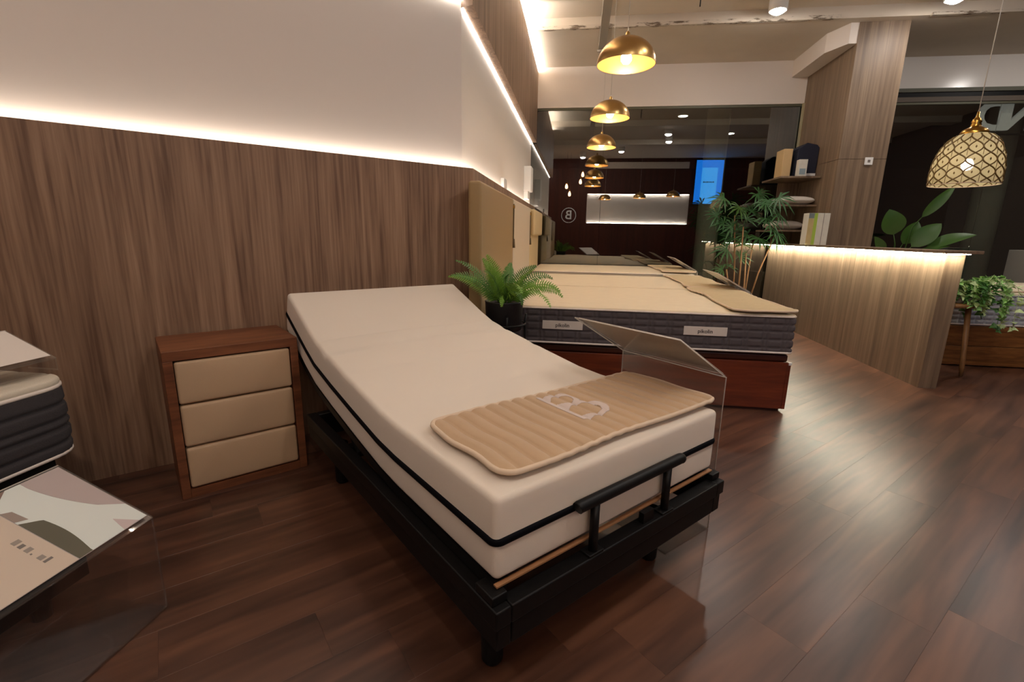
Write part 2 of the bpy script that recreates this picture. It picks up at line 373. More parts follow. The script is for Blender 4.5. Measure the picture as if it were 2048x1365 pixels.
# ---- ceiling
CE = struct('ceiling', rz=AB)
MB().box(-1.8, 6.22, 3.1, -7.7, 3.62, 3.72).build('slab', M_PAINT, CE)
MB().box(6.22, 7.6, 3.1, -7.7, 3.5, 3.72).build('soffit', M_PAINT, CE)
MB().box(6.195, 6.235, .76, -2.7, 3.492, 3.53).build('flaking_edge', M_STAIN, CE)
MB().box(6.195, 6.235, -3.6, -7.6, 3.492, 3.518).build('flaking_edge', M_STAIN, CE)
MB().box(5.35, 5.62, .76, -2.6, 3.54, 3.63).build('ceiling_rib', M_PAINT, CE)
MB().box(3.4, 3.7, .76, -7.6, 3.5, 3.63).build('ceiling_rib', M_PAINT, CE)
MB().box(1.2, 1.5, 2.9, -7.6, 3.5, 3.63).build('ceiling_rib', M_PAINT, CE)
MB().box(6.35, 6.6, -.1, -.22, 3.615, 3.64).build('dark_patch', M_STAIN, CE)
# bulkhead beside the column
MB().prism([(6.45,-2.967,3.29),(7.5,-2.967,3.29),(7.5,-2.76,3.29),(6.62,-2.76,3.29),(6.34,-2.88,3.29),(6.34,-2.967,3.29)], (0,0,.209)).build('bulkhead', M_WHITE, CE)
# ---- rear and right walls (behind the camera, seen in the window glass)
WR = struct('wall_rear', rz=AB)
MB().box(-1.72, -1.6, 2.95, -7.6, 0, 1.557).build('wood_panel', M_REARWOOD, WR)
MB().box(-1.72, -1.66, 2.95, -7.6, 1.557, 3.62).build('dark_panel', M_REARWOOD, WR)
MB().box(-1.66, -1.65, -.2, -3.5, 1.557, 2.5).build('white_panel', M_WHITE, WR)
MB().box(-1.66, -1.6, -.2, -3.5, 2.5, 3.3).build('dark_panel', M_REARWOOD, WR)
MB().box(-1.66, -1.58, -.5, -3.4, 3.3, 3.5).build('white_fascia', M_WHITE, WR)
MB().box(-1.63, -1.615, -.22, -3.48, 1.558, 1.562).build('led_strip', M_LEDR, WR)
MB().box(-1.63, -1.615, -.22, -3.48, 2.494, 2.4985).build('led_strip', M_LEDR, WR)
WW = struct('wall_right', rz=AB)
MB().box(-1.72, 7.6, -7.5, -7.62, 0, 3.62).build('white_panel', plain('right_wall_paint', srgb(84,68,56), .8), WW)
# outside the glass: dark mall passage
WO = struct('wall_outside', rz=AB)
M_OUT = plain('passage_dark', srgb(34,30,28), .8)
MB().box(18, 18.1, 4, -12, 0, 3.6).build('passage_wall', M_OUT, WO)
MB().box(7.7, 18.1, 4, -12, -.1, -.02).build('passage_floor', M_OUT, WO)
MB().box(7.7, 18.1, 4, -12, 3.47, 3.7).build('passage_ceiling', M_OUT, WO)

# ---- wood-clad column
CO = struct('column', rz=AB)
def colbox(z0, z1): return MB().box(6.345, 7.5, -2.972, -3.473, z0, z1)
colbox(0, 3.5).build('core', M_COLWOOD, CO)
for z0, z1 in ((0, 2.068), (2.072, 3.5)):
    MB().box(6.33, 6.345, -2.967, -3.478, z0, z1).build('cladding_panel', M_COLWOOD, CO)
    MB().box(6.346, 7.498, -2.967, -2.9719, z0, min(z1, 3.499)).build('cladding_panel', M_COLWOOD, CO)
    MB().box(6.346, 7.498, -3.4735, -3.478, z0, min(z1, 3.499)).build('cladding_panel', M_COLWOOD, CO)

# ================================================================ THE ADJUSTABLE BED
BR = math.radians(2.2)
BX, BY = 1.015, .76
def bedprof(y):          # rise of the sprung base over its flat part, y measured from the foot
    return interp([(0,0),(.58,0),(.72,.008),(.95,.04),(1.2,.078),(1.42,.118),(1.55,.165),(1.9,.31)], y)
fr = thing('adjustable_bed_frame', 'black adjustable bed frame with a tubular stop bar at its foot', 'bed frame', (BX, BY, 0), BR)
HW = .503
for s in (-1, 1):
    MB().box(s*(HW-.045), s*HW, 0, 1.5, .262, .311).build('side_rail', M_BLACKW, fr, .004)
    MB().box(s*(HW-.05), s*(HW-.007), .007, 1.5, .197, .258).build('lower_side_rail', M_BLACKW, fr, .004)
MB().box(-HW+.046, HW-.046, 0, .045, .262, .311).build('foot_rail', M_BLACKW, fr, .004)
MB().box(-HW+.052, HW-.052, .007, .05, .197, .258).build('lower_foot_rail', M_BLACKW, fr, .004)
MB().box(-HW+.046, HW-.046, 1.46, 1.5, .2, .311).build('head_rail', M_BLACKW, fr, .004)
for y in (.45, 1.15): MB().box(-HW+.05, HW-.05, y, y+.05, .2, .25).build('cross_rail', M_BLACK, fr)
for x in (-HW+.10, HW-.2):
    for y in (.15, 1.35):
        MB().lathe([(0,0),(.024,0),(.03,.01),(.034,.197),(0,.197)], 20, (x, y, 0)).build('leg', M_BLACK, fr)
for s in (-1, 1):        # lifting base: side members that follow the bend
    ys = [.05 + i*.09 for i in range(20)]; mb = MB()
    for a, b in zip(ys, ys[1:]):
        za, zb = .315+bedprof(a), .315+bedprof(b); x0, x1 = s*.43, s*.47
        mb.prism([(x0,a,za),(x0,b,zb),(x0,b,zb+.03),(x0,a,za+.03)], (x1-x0,0,0))
    mb.build('lifting_bar', M_BLACK, fr)
    MB().tube([(s*.40,1.45,.44),(s*.40,1.1,.24)], .014).build('lifting_arm', M_DARKMETAL, fr)
MB().box(-.475, .475, .036, .05, .340, .3445).build('plywood_edge', M_SLAT, fr)
for i in range(17):
    y = .12 + i*.1; z = .336+bedprof(y)
    o = MB().box(-.465, .465, -.03, .03, 0, .011).build('slat', M_BLACK, fr); o.location = (0, y, z); o.rotation_euler.x = math.atan((bedprof(y+.02)-bedprof(y-.02))/.04)
MB().box(.05, .10, .012, .03, .3105, .345).build('latch_bracket', M_BLACK, fr)
for s in (-1, 1): MB().box(s*.455, s*.50, .02, .09, .312, .336).build('corner_bracket', M_BLACK, fr, .003)
MB().tube([(-.234,.018,.468),(-.228,.018,.47),(.228,.018,.47),(.234,.018,.468)], .0165, 16).build('stop_bar', M_BLACK, fr)
for x in (-.165, .163): MB().tube([(x,.018,.31),(x,.018,.465)], .0125, 14).build('stop_bar_post', M_BLACK, fr); 
for x in (-.165, .163): MB().box(x-.028, x+.028, .002, .04, .3105, .318).build('post_foot', M_BLACK, fr, .002)
MB().tube([(-.3,1.2,.22),(.3,1.2,.22)], .02).build('motor_tube', M_DARKMETAL, fr)

MTH, MHW, MLEN = .1085, .476, .91          # mattress half thickness, half width, half length
BASEZ = .350
def mbend(p):
    y = p.y + MLEN; z0 = BASEZ + .002 + bedprof(y+.05)
    s = math.atan((bedprof(y+.07)-bedprof(y+.03))/.04)
    h = p.z + MTH
    top = max(0., min(1., (h-.15)/.06))
    yy = y - h*math.sin(s)*.9; zz = z0 + h*math.cos(s)
    # wrinkles across the top where it bends, soft crown
    if h > .2: zz -= .006*math.exp(-((y-1.24)/.03)**2) + .004*math.exp(-((y-1.0)/.03)**2)
    zz += top*.012*(1-(p.x/MHW)**2)*(1-((p.y)/MLEN)**4)
    e = min(MHW-abs(p.x), MLEN-abs(p.y))
    if h > .21: zz += -.003*math.exp(-((e-.022)/.006)**2)
    bul = .006*math.sin(PI*min(1, h/(2*MTH)))
    x = p.x*(1+bul)
    return Vector((x, yy, zz))
ma = thing('foam_mattress', 'plain cream mattress with a black zip line, head end raised on the adjustable frame', 'mattress', (BX - .04*BR, BY+.04, 0), BR)
rbox(MHW, MLEN, MTH, .017, 40, 90, 8, mbend).build('cover', M_MATTR, ma)
loop = []; R = .021; n = 6
for (cx, cy, a0) in ((MHW-R, MLEN-R, 0), (-MHW+R, MLEN-R, PI/2), (-MHW+R, -MLEN+R, PI), (MHW-R, -MLEN+R, 1.5*PI)):
    for k in range(n+1): loop.append((cx+R*math.cos(a0+k*PI/2/n), cy+R*math.sin(a0+k*PI/2/n)))
dense = []
for i in range(len(loop)):
    a, b = loop[i], loop[(i+1) % len(loop)]; L = math.dist(a, b); k = max(1, int(L/.03))
    dense += [(a[0]+(b[0]-a[0])*j/k, a[1]+(b[1]-a[1])*j/k) for j in range(k)]
zm = MB(); prof = [(-.002,-.0105),(.005,-.008),(.007,0),(.005,.008),(-.002,.0105)]; vs = []; fs = []
for (x, y) in dense:
    nx = x-max(-MHW+R, min(MHW-R, x)); ny = y-max(-MLEN+R, min(MLEN-R, y)); L = math.hypot(nx, ny) or 1
    for (o_, dz) in prof: vs.append(mbend(Vector((x+nx/L*o_, y+ny/L*o_, -.004+dz))))
N_ = len(dense); K = len(prof)
for i in range(N_):
    j = (i+1) % N_
    for k in range(K-1): fs.append((i*K+k, j*K+k, j*K+k+1, i*K+k+1))
zm.add(vs, fs, True).build('zip_line', M_PIPING, ma)

# ---- quilted pads (toppers laid over foot ends)
PADH = {}
def pad(name, label, loc, rz, w, d, n, mat, wave=.006, thick=.017, logo=False, over=0, seed=1, group=None, jag=.004):
    t = thing(name, label, 'mattress pad', loc, rz, group); rng = random.Random(seed)
    nx, ny = n*8, 14; R = .05
    ph = [rng.uniform(0, 6) for _ in range(6)]
    def edge(a): return jag*(math.sin(a*7+ph[0])+.7*math.sin(a*13+ph[1]))
    def P(i, j, off=0, zoff=0):
        a, b = i/nx, j/ny; x = (a-.5)*w; y = (b-.5)*d
        rx, ry = max(0, abs(x)-(w/2-R)), max(0, abs(y)-(d/2-R))       # round the corners
        if rx > 0 and ry > 0:
            L = math.hypot(rx, ry); q = max(rx, ry)/L
            x = math.copysign(w/2-R+rx*q, x); y = math.copysign(d/2-R+ry*q, y)
        y += edge(a)*(2*b-1); x += edge(b+3)*(2*a-1)
        return x, y
    def H(i, j):
        a = i/nx; r = abs(math.sin(PI*a*n)); e = min(i, nx-i, (j)*3, (ny-j)*3)
        return thick*(.22+.78*r**.4) * (1 if e > 2 else .75) + wave*.5*math.sin(a*9+ph[2])*max(0, (j/ny-.5)*2 if False else abs(j/ny-.5)*2)**2
    PADH[t.name] = lambda x, y: .002+max(.004, H((x/w+.5)*nx, (y/d+.5)*ny))
    vs = []; fs = []
    for j in range(ny+1):
        for i in range(nx+1): x, y = P(i, j); vs.append((x, y, .002+max(.004, H(i, j))))
    base = len(vs)
    for j in range(ny+1):
        for i in range(nx+1): x, y = P(i, j); vs.append((x, y, .001))
    for j in range(ny):
        for i in range(nx):
            q = j*(nx+1)+i; fs.append((q, q+1, q+nx+2, q+nx+1)); fs.append((base+q, base+q+nx+1, base+q+nx+2, base+q+1))
    MB().add(vs, fs, True).build('quilted_cover', mat, t)
    rim = [(i, 0) for i in range(nx)] + [(nx, j) for j in range(ny)] + [(i, ny) for i in range(nx, 0, -1)] + [(0, j) for j in range(ny, 0, -1)]
    pts = [(*P(i, j), max(.008, H(i, j)*.75)) for (i, j) in rim]
    MB().tube(pts, .0075, 8, closed=True).build('binding', M_BIND, t)
    return t
pt = pad('quilted_pad', 'tan channel-quilted pad with a letter B logo on the cream mattress', (1.055, 1.035, .584), math.radians(1.5), .94, .395, 18, M_PAD)
def in_B(x, y, w=.026):
    def ringB(cx, cy, rx, ry): 
        if x < cx-.055: return False
        o_ = ((x-cx)/rx)**2+((y-cy)/ry)**2; i_ = ((x-cx)/(rx-w))**2+((y-cy)/(ry-w*.9))**2
        return o_ <= 1 and i_ >= 1
    if -.09 <= x <= -.062 and -.122 <= y <= .13: return True
    if -.09 <= x <= -.04 and (-.122 <= y <= -.1 or .108 <= y <= .13 or .0 <= y <= .024): return True
    return ringB(-.015, .068, .072, .062) or ringB(-.005, -.048, .094, .074)
lg = MB(); G = .003; vid = {}; vs = []; fs = []
def lv(i, j):
    if (i, j) not in vid: vid[(i, j)] = len(vs); vs.append((i*G, j*G+.03, PADH[pt.name](i*G, j*G+.03)+.0013))
    return vid[(i, j)]
for i in range(-36, 36):
    for j in range(-46, 48):
        if in_B((i+.5)*G*1.12, (j+.5)*G*1.12): fs.append((lv(i,j), lv(i+1,j), lv(i+1,j+1), lv(i,j+1)))
lg.add(vs, fs, True); lo = lg.build('logo_letter', M_LOGO, pt); sol = lo.modifiers.new('solid', 'SOLIDIFY'); sol.thickness = .001

# ================================================================ NIGHTSTAND
NR = math.radians(3.2)
ns = thing('nightstand', 'walnut nightstand with three padded beige drawers beside the adjustable bed', 'nightstand', (-.055, 2.312, 0), NR)
w_, d_, h_ = .518, .37, .66
MB().box(0, w_, 0, d_, h_-.042, h_).build('top', M_NIGHT, ns, .002)
MB().box(0, .034, 0, d_, 0, h_-.042).build('side_panel', M_NIGHT, ns, .002)
MB().box(w_-.034, w_, 0, d_, 0, h_-.042).build('side_panel', M_NIGHT, ns, .002)
MB().box(.034, w_-.034, .002, d_, 0, .038).build('plinth', M_NIGHT, ns)
MB().box(.034, w_-.034, .05, d_, .038, h_-.042).build('inner_body', M_BLACK, ns)
for i in range(3):
    z = .043 + i*.192
    o = rbox((w_-.074)/2, .026, .0925, .012, 14, 4, 8, lambda p: Vector((p.x, p.y - (.006*(1-(p.x/.23)**2)*(1-(p.z/.095)**2) if p.y < 0 else 0), p.z))).build('drawer', M_LEATH, ns)
    o.location = (w_/2, .026, z+.0925)

# ================================================================ BEDS IN A ROW ALONG THE SIDE WALL
def quilted(hx, hy, hz, r, cols, rows, depth, nxs, nys, nzs):
    def f(p):
        s = 0
        on_side = abs(p.z) < hz-.006
        if on_side:
            t = p.y if abs(abs(p.x)-hx) < .004 else p.x
            g = 0
            for c in cols: g = max(g, math.exp(-((((t/c[0]+c[1]) % 1-.5)*c[0])/.008)**2))
            for zz in rows: g = max(g, math.exp(-((p.z-zz)/.007)**2))
            q = Vector((p.x, p.y, 0)); d = Vector((p.x-max(-hx+.05, min(hx-.05, p.x)), p.y-max(-hy+.05, min(hy-.05, p.y)), 0))
            if d.length > 1e-6: d.normalize(); p = p + d*(.004 - depth*g)
        return p
    return rbox(hx, hy, hz, r, nxs, nys, nzs, f)
def ring(hx, hy, z, R, r, n=6):
    pts = []
    for (cx, cy, a0) in ((hx-R, hy-R, 0), (-hx+R, hy-R, PI/2), (-hx+R, -hy+R, PI), (hx-R, -hy+R, 1.5*PI)):
        for k in range(n+1): pts.append((cx+R*math.cos(a0+k*PI/2/n), cy+R*math.sin(a0+k*PI/2/n), z))
    return MB().tube(pts, r, 8, closed=True)
def row_base(u0, u1, label, vf=1.435, h=.345):
    t = thinguv('storage_bed_base', label, 'bed base', (u0+u1)/2, (vf-.58)/2, 0, 'storage bases along the side wall'); hx, hy = (u1-u0)/2, (vf+.58)/2
    for s in (-1, 1): MB().box(s*hx, s*(hx-.025), -hy+.025, hy, .02, h).build('side_panel', M_MAHOG, t, .003)
    MB().box(-hx, hx, -hy, -hy+.025, .02, h).build('foot_panel', M_MAHOG, t, .003)
    MB().box(-hx+.026, hx-.026, -hy+.03, hy, .0, .3).build('inner_box', M_MAHOGD, t)
    MB().box(-hx+.012, hx-.012, -hy+.02, hy-.01, h+.002, h+.05).build('lid', M_MAHOGD, t, .012, 3)
    for s in (-1, 1): MB().box(s*hx+(-.004 if s < 0 else -.012), s*hx+(.012 if s < 0 else .004), -hy-.003, -hy+.016, h-.016, h+.001).build('corner_cap', M_PLASTIC, t)
    return t
def row_mattress(u0, u1, z0, z1, label, side, vf=1.425, labels=(), dense=True):
    t = thinguv('quilted_mattress', label, 'mattress', (u0+u1)/2, (vf-.585)/2, 0, 'mattresses along the side wall'); hx, hy, hz = (u1-u0)/2, (vf+.585)/2, (z1-z0)/2-.006
    q = quilted(hx, hy, hz, .028, [(.123,.1),(.123,.33)] if dense else [(.2,0)], [-.085,-.03,.025,.07], .010, 12, 260 if dense else 20, 34 if dense else 8)
    o = q.build('quilted_border', side, t); o.location.z = (z0+z1)/2-.004
    rbox(hx-.004, hy-.004, .012, .011, 40, 50, 1, lambda p: Vector((p.x, p.y, p.z + (.010*(1-(p.x/hx)**4)*(1-(p.y/hy)**4)+.0016*math.sin(p.x*46)*math.sin(p.y*16) if p.z > 0 else 0)))).build('top_panel', M_CREAMQ, t).location.z = z1-.012
    ring(hx+.003, hy+.003, z0+.014, .05, .007).build('lower_piping', M_WHITEPIPE, t)
    ring(hx+.003, hy+.003, z1-.014, .05, .006).build('upper_piping', M_WHITEPIPE, t)
    for (v0, v1) in labels:
        yc = -( (v0+v1)/2 - (vf-.585)/2 )
        lb = MB().box(-hx-.0085, -hx-.006, -.139, .139, -.03, .03).build('brand_label', M_PAPER, t, .002); lb.location = (0, yc, z0+.14)
        text_mesh('pikolin', .036, M_INK, 'label_print', lb, (-hx-.0087, 0, -.002), (PI/2, 0, -PI/2), .0003, 1, .0006)
    return t
row_base(3.25, 4.6, 'red mahogany storage bed base nearest the potted fern')
row_base(4.68, 6.02, 'red mahogany storage bed base between two other bases')
row_base(6.1, 7.4, 'red mahogany storage bed base next to the shop window')
row_mattress(3.235, 4.61, .4, .668, 'grey-sided quilted mattress with two printed labels beside the fern', M_GREYQ, labels=((-.225,.053),(.722,1.0)))
row_mattress(4.665, 6.035, .4, .668, 'grey-sided quilted mattress in the middle of the row', M_GREYQ, dense=False)
row_mattress(6.09, 7.41, .4, .705, 'thicker pale mattress next to the shop window', plain('taupe_border', srgb(190,176,158), .85), dense=False)
for (u0, u1, z, lab, sd, dv) in ((3.235, 4.61, .681, 'beige quilted pad over the foot of the mattress beside the fern', 3, 0), (4.67, 6.03, .681, 'beige quilted pad over the foot of the middle mattress', 4, .03), (6.1, 7.4, .718, 'beige quilted pad over the foot of the mattress by the window', 9, .02)):
    c = UV((u0+u1)/2, 1.225+dv, z); pad('quilted_pad', lab, c, AB, u1-u0+.02, .40, 16, M_SAGE, wave=.012, seed=sd, group='pads on the row of mattresses', jag=.012)

# ---- headboards with hung cushions
def headboard(u0, u1, label, mat, strap=True, cushion=False, z1=1.465):
    t = thinguv('headboard', label, 'headboard', (u0+u1)/2, -.693, 0, 'headboards on the side wall'); hx = (u1-u0)/2
    o = rbox(hx, .043, (z1-.1)/2, .02, 16, 2, 12).build('padded_panel', mat, t); o.location = (0, -.046, .1+(z1-.1)/2)
    for s in (-.72, .72): MB().box(s*hx-.03, s*hx+.03, -.06, -.03, 0, .12).build('leg', M_BLACK, t)
    if cushion:
        o = rbox(hx-.03, .03, .16, .028, 10, 2, 6).build('hung_cushion', mat, t); o.location = (0, -.115, z1-.17)
    if strap:
        x = hx-.012
        MB().box(x-.012, x+.012, -.098, -.0895, z1-.36, z1-.05).build('strap', M_STRAP, t)
        MB().tube([(x,-.096,z1-.36),(x,-.096,z1-.44)], [.010,.016]).build('tassel', M_STRAP, t)
        MB().box(x-.015, x+.015, -.102, -.0905, z1-.09, z1-.06).build('buckle', M_BRASS, t)
    return t
headboard(2.96, 4.42, 'olive leather headboard with a strap and tassel behind the fern', M_HB1)
headboard(4.46, 5.94, 'pale stone leather headboard with a hanging strap', M_HB2)
headboard(5.98, 7.2, 'straw-coloured headboard with a hung cushion next to the window', M_HB3, False, True)
# small white boxes fixed on the side wall
t = thinguv('wall_unit', 'white upright control box on the lit wall above the straw headboard', 'control box', 6.75, -.775, 1.62)
MB().box(-.13, .13, -.10, 0, .1, .42).build('housing', M_PLASTIC, t, .008); MB().box(-.10, .10, -.06, 0, .0, .1).build('bracket', M_PLASTIC, t, .004)
t = thinguv('wall_unit', 'small white socket box on the lit wall above the stone headboard', 'control box', 4.8, -.775, 1.575)
MB().box(-.09, .09, -.035, 0, 0, .10).build('housing', M_PLASTIC, t, .004); MB().box(.091, .1, -.03, 0, 0, .095).build('seam_edge', M_GREYPRINT, t)

# ================================================================ FERN ON A METAL STAND
FX, FY, FZ = 1.675, 2.375, .565
st = thing('plant_stand', 'black wire plant stand holding the fern pot', 'plant stand', (FX, FY, 0))
MB().tube([(.135*math.cos(a), .135*math.sin(a), FZ+.04) for a in [2*PI*k/32 for k in range(32)]], .006, 8, True).build('ring', M_BLACK, st)
MB().tube([(.105*math.cos(a), .105*math.sin(a), .18) for a in [2*PI*k/32 for k in range(32)]], .005, 8, True).build('ring', M_BLACK, st)
for k in range(4):
    a = PI/4+k*PI/2+.3; c, s = math.cos(a), math.sin(a)
    MB().tube([(.16*c,.16*s,0),(.137*c,.137*s,.3),(.133*c,.133*s,FZ+.045),(.14*c,.14*s,FZ+.10)], .007).build('leg', M_BLACK, st)
MB().tube([(-.13,0,FZ-.008),(.13,0,FZ-.008)], .006).build('crossbar', M_BLACK, st); MB().tube([(0,-.13,FZ-.008),(0,.13,FZ-.008)], .006).build('crossbar', M_BLACK, st)
fe = thing('potted_fern', 'green sword fern in a black pot between the two mattresses', 'plant', (FX, FY, FZ))
MB().lathe([(0,0),(.105,0),(.11,.005),(.118,.175),(.120,.18),(.114,.182),(.11,.17),(.0,.165)], 40).build('pot', M_POT, fe)
MB().lathe([(.11,.158),(.05,.17),(0,.172)], 24).build('soil', M_SOIL, fe)
def frond(parent, base, az, L, up, droop, n, lw, mat, name='frond', sag=1.7):
    mb = MB(); pts = []; d = Vector((math.cos(az), math.sin(az), 0)); p = Vector(base); N = 18
    for i in range(N+1):
        t = i/N; e = up - droop*t**sag
        pts.append(p.copy()); p = p + (d*math.cos(e) + Vector((0,0,1))*math.sin(e))*(L/N)
    mb.tube(pts, [.003*(1-.75*i/N)+.0006 for i in range(N+1)], 5)
    tilt = Vector((random.uniform(-.9,.1), random.uniform(-1.1,-.2), random.uniform(.35,.9)))
    for i in range(n):
        t = .1 + .9*i/n; f = t*N; k = min(N-1, int(f)); q = pts[k].lerp(pts[k+1], f-k); tg = (pts[k+1]-pts[k]).normalized()
        w = lw*math.sin(PI*min(1, .18+.82*t)**.75)*1.15 + .008
        nm = tilt - tg*tilt.dot(tg); nm.normalize(); side = tg.cross(nm)
        for s in (-1, 1):
            a = (side*s*.93 + tg*.36).normalized(); tip = q + a*w - nm*w*.22*random.uniform(.0,.9)
            b = .0052; m1 = q.lerp(tip, .45)
            mb.add([q - tg*b*.6, m1 - tg*b + nm*.001, tip, m1 + tg*b + nm*.003, q + tg*b*.6], [(0,1,3,4),(1,2,3)])
    return mb.build(name, mat, parent)
rng = random.Random(3)
cams = math.atan2(-FY, -FX)
for i in range(21):
    az = 2*PI*i/21*1.0 + rng.uniform(-.15,.15); lev = i % 3
    L = (.40, .36, .30)[lev]*rng.uniform(.9,1.12); up = (.95, .7, 1.25)[lev]+rng.uniform(-.12,.12); dr = (1.5, 1.7, 1.0)[lev]+rng.uniform(-.2,.3)
    if math.cos(az-PI) > .6: up += .12; dr *= .6
    if math.radians(62) < az < math.radians(125): L = .17; up = 1.25; dr = .9
    r0 = .03; frond(fe, (r0*math.cos(az), r0*math.sin(az), .165), az, L, up, dr, 24, .046, M_FERN if rng.random() < .6 else M_FERN2)
frond(fe, (0,0,.165), cams+.65, .26, 1.0, 3.0, 20, .032, M_FERN2); frond(fe, (0,0,.165), cams-.1, .2, .9, 2.9, 18, .03, M_FERN)

# ================================================================ ACRYLIC DISPLAY STANDS AND BROCHURES
def stand(label, loc, rz, W, H, run, rise, foot=.28, group=None):
    t = thing('acrylic_stand', label, 'display stand', loc, rz, group); th = .005; A_ = M_ACRYL if H > .4 else M_ACRYL2
    MB().box(0, W, 0, th, .005, H).build('upright', A_, t)
    MB().box(0, W, 0, foot, 0, th).build('foot_plate', A_, t)
    MB().prism([(0,0,H),(0,run,H+rise),(0,run,H+rise+th),(0,0,H+th)], (W,0,0)).build('top_plate', M_ACRYL, t)
    e = .0022
    for x in (0, W):
        MB().tube([(x,th/2,.005),(x,th/2,H),(x,run,H+rise+th/2)], e, 6).build('polished_edge', M_ACRYLEDGE if H > .4 else M_ACRYL2, t)
    MB().tube([(0,run,H+rise+th/2),(W,run,H+rise+th/2)], e, 6).build('polished_edge', M_ACRYLEDGE, t)
    MB().tube([(0,0,H),(W,0,H)], e, 6).build('polished_edge', M_ACRYLEDGE if H > .4 else M_ACRYL2, t)
    return t
def sheet(label, loc, rz, W, H, run, rise, mat, x0=.01, x1=None, cat='brochure', group=None):
    """paper lying on the sloping plate; returns the thing with local x along the width, y up the slope"""
    t = thing('brochure', label, cat, loc, rz, group); L = math.hypot(run, rise); a = math.atan2(rise, run)
    h = bpy.data.objects.new('sheet', None); bpy.data.objects.remove(h)
    nrm = (-math.sin(a), math.cos(a)); off = .0085
    def P(x, b, k=0): return (x, b*math.cos(a)+nrm[0]*(off+k), H+b*math.sin(a)+nrm[1]*(off+k))
    x1 = x1 or W-.01
    MB().prism([P(x0,.012), P(x1,.012), P(x1,L-.01), P(x0,L-.01)], (0, nrm[0]*.0012, nrm[1]*.0012)).build('sheet', mat, t)
    return t, P, a, L
stand('clear acrylic display stand beside the adjustable bed', (1.655, .893, 0), PI/2, .5, .638, .315, .178)
sheet('white brochure seen from below on the stand beside the adjustable bed', (1.655, .893, 0), PI/2, .5, .638, .315, .178, M_PAPER)
for (u0, lab, h) in ((4.42, 'acrylic display stand at the foot of the middle mattress', .668), (6.4, 'acrylic display stand at the foot of the window-side mattress', .71)):
    stand(lab, UV(u0, 1.535), AB, .5, h, .31, .17, foot=.08, group='display stands at the row of beds')
    sheet(lab.replace('acrylic display stand', 'pale brochure on the stand'), UV(u0, 1.535), AB, .5, h, .31, .17, M_PAPER, group='brochures at the row of beds')
stand('low clear acrylic stand on the floor beside the charcoal mattress', UV(.585, -1.211), AB, .505, .312, .293, .14)
bt, P, a_, L_ = sheet('glossy brochure with a bedding photo and beige text panel on the low stand', UV(.585, -1.211), AB, .505, .312, .293, .14, M_PRINTP)
def printpoly(pts, mat, k, name):
    return MB().prism([P(x, b, k) for x, b in pts], tuple(Vector((0, -math.sin(a_), math.cos(a_)))*.0004)).build(name, mat, bt)
printpoly([(.011,.013),(.30,.013),(.30,L_-.011),(.011,L_-.011)], M_BEIGEP, .0013, 'text_panel')
curve = lambda f, n=14: [f(i/n) for i in range(n+1)]
printpoly([(.302,.013),(.494,.013),(.494,L_-.011),(.302,L_-.011)], M_PRINTW, .0013, 'photo_sheet')
printpoly([(.494,.085),(.494,L_-.011),(.395,L_-.011)] + curve(lambda t: (.395+.02*t+.035*t*t, .29-.16*t), 10), M_PRINTP, .0018, 'photo_bedding')
printpoly([(.425,.013),(.470,.013)] + curve(lambda t: (.470-.035*t, .013+.05*t), 6) + [(.43,.04)], plain('mauve_print', srgb(196,180,178), .4), .0018, 'photo_fold')
printpoly([(.302,.013),(.336,.013)] + curve(lambda t: (.336+.012*math.sin(t*2.6), .02+.15*t), 10) + curve(lambda t: (.336-.034*t, .175+.02*t), 4), M_PRINTG, .0018, 'photo_mattress')
printpoly([(.302,.205),(.326,.195),(.322,.24),(.302,.25)], plain('taupe_print', srgb(150,134,124), .4), .0018, 'photo_rug')
printpoly([(.302,.265),(.36,L_-.011),(.302,L_-.011)], plain('brown_print', srgb(128,104,92), .4), .0018, 'photo_floor')
for i, (w_p, h_p) in enumerate(((.012,.018),(.010,.014),(.012,.016),(.004,.004),(.013,.014),(.007,.02))):
    b0 = .155 - i*.0185; printpoly([(.255,b0),(.255+h_p,b0),(.255+h_p,b0-w_p),(.255,b0-w_p)], M_GREYPRINT if i % 2 else plain('pale_grey_print', srgb(150,140,130), .6), .0018, 'small_print')

# ================================================================ LEFT BED (charcoal mattress)
lf = thinguv('low_bed_frame', 'low black bed frame under the charcoal mattress', 'bed frame', .2, -2.05)
MB().box(-.9, .92, .45, .40, .10, .27).build('side_rail', M_BLACKW, lf, .003); MB().box(-.9, .92, -.54, -.49, .06, .27).build('side_rail', M_BLACKW, lf, .003)
MB().box(.88, .92, -.49, .40, .06, .27).build('foot_rail', M_BLACKW, lf, .003); MB().box(-.9, -.86, -.49, .40, .06, .27).build('head_rail', M_BLACKW, lf, .003)
MB().box(-.8, 1.02, -.36, .40, .28, .395).build('platform', M_BLACK, lf)
for x in (-.8, .8):
    for y in (-.5, .4): MB().lathe([(0,0),(.025,0),(.03,.10),(0,.10)], 16, (x, y, 0)).build('leg', M_BLACK, lf)
o = MB().lathe([(0,0),(.006,0),(.006,.003),(0,.003)], 12).build('screw_cap', M_PLASTIC, lf); o.location = (.66, -.5405, .12); o.rotation_euler.x = PI/2
lm = thinguv('charcoal_mattress', 'charcoal ribbed mattress with ivory quilted top on the low black frame', 'mattress', .31, -2.1, .4)
hx, hy, hz = 1.0, .44, .122
def lq(p):
    if abs(p.z) < hz-.01:
        d = Vector((p.x-max(-hx+.1, min(hx-.1, p.x)), p.y-max(-hy+.1, min(hy-.1, p.y)), 0))
        if d.length > 1e-6:
            d.normalize(); g = max(math.exp(-((p.z-z)/.005)**2) for z in (-.075, -.025, .005, .055)); p = p + d*(.006*math.cos(p.z/hz*1.4) - .012*g)
    return p
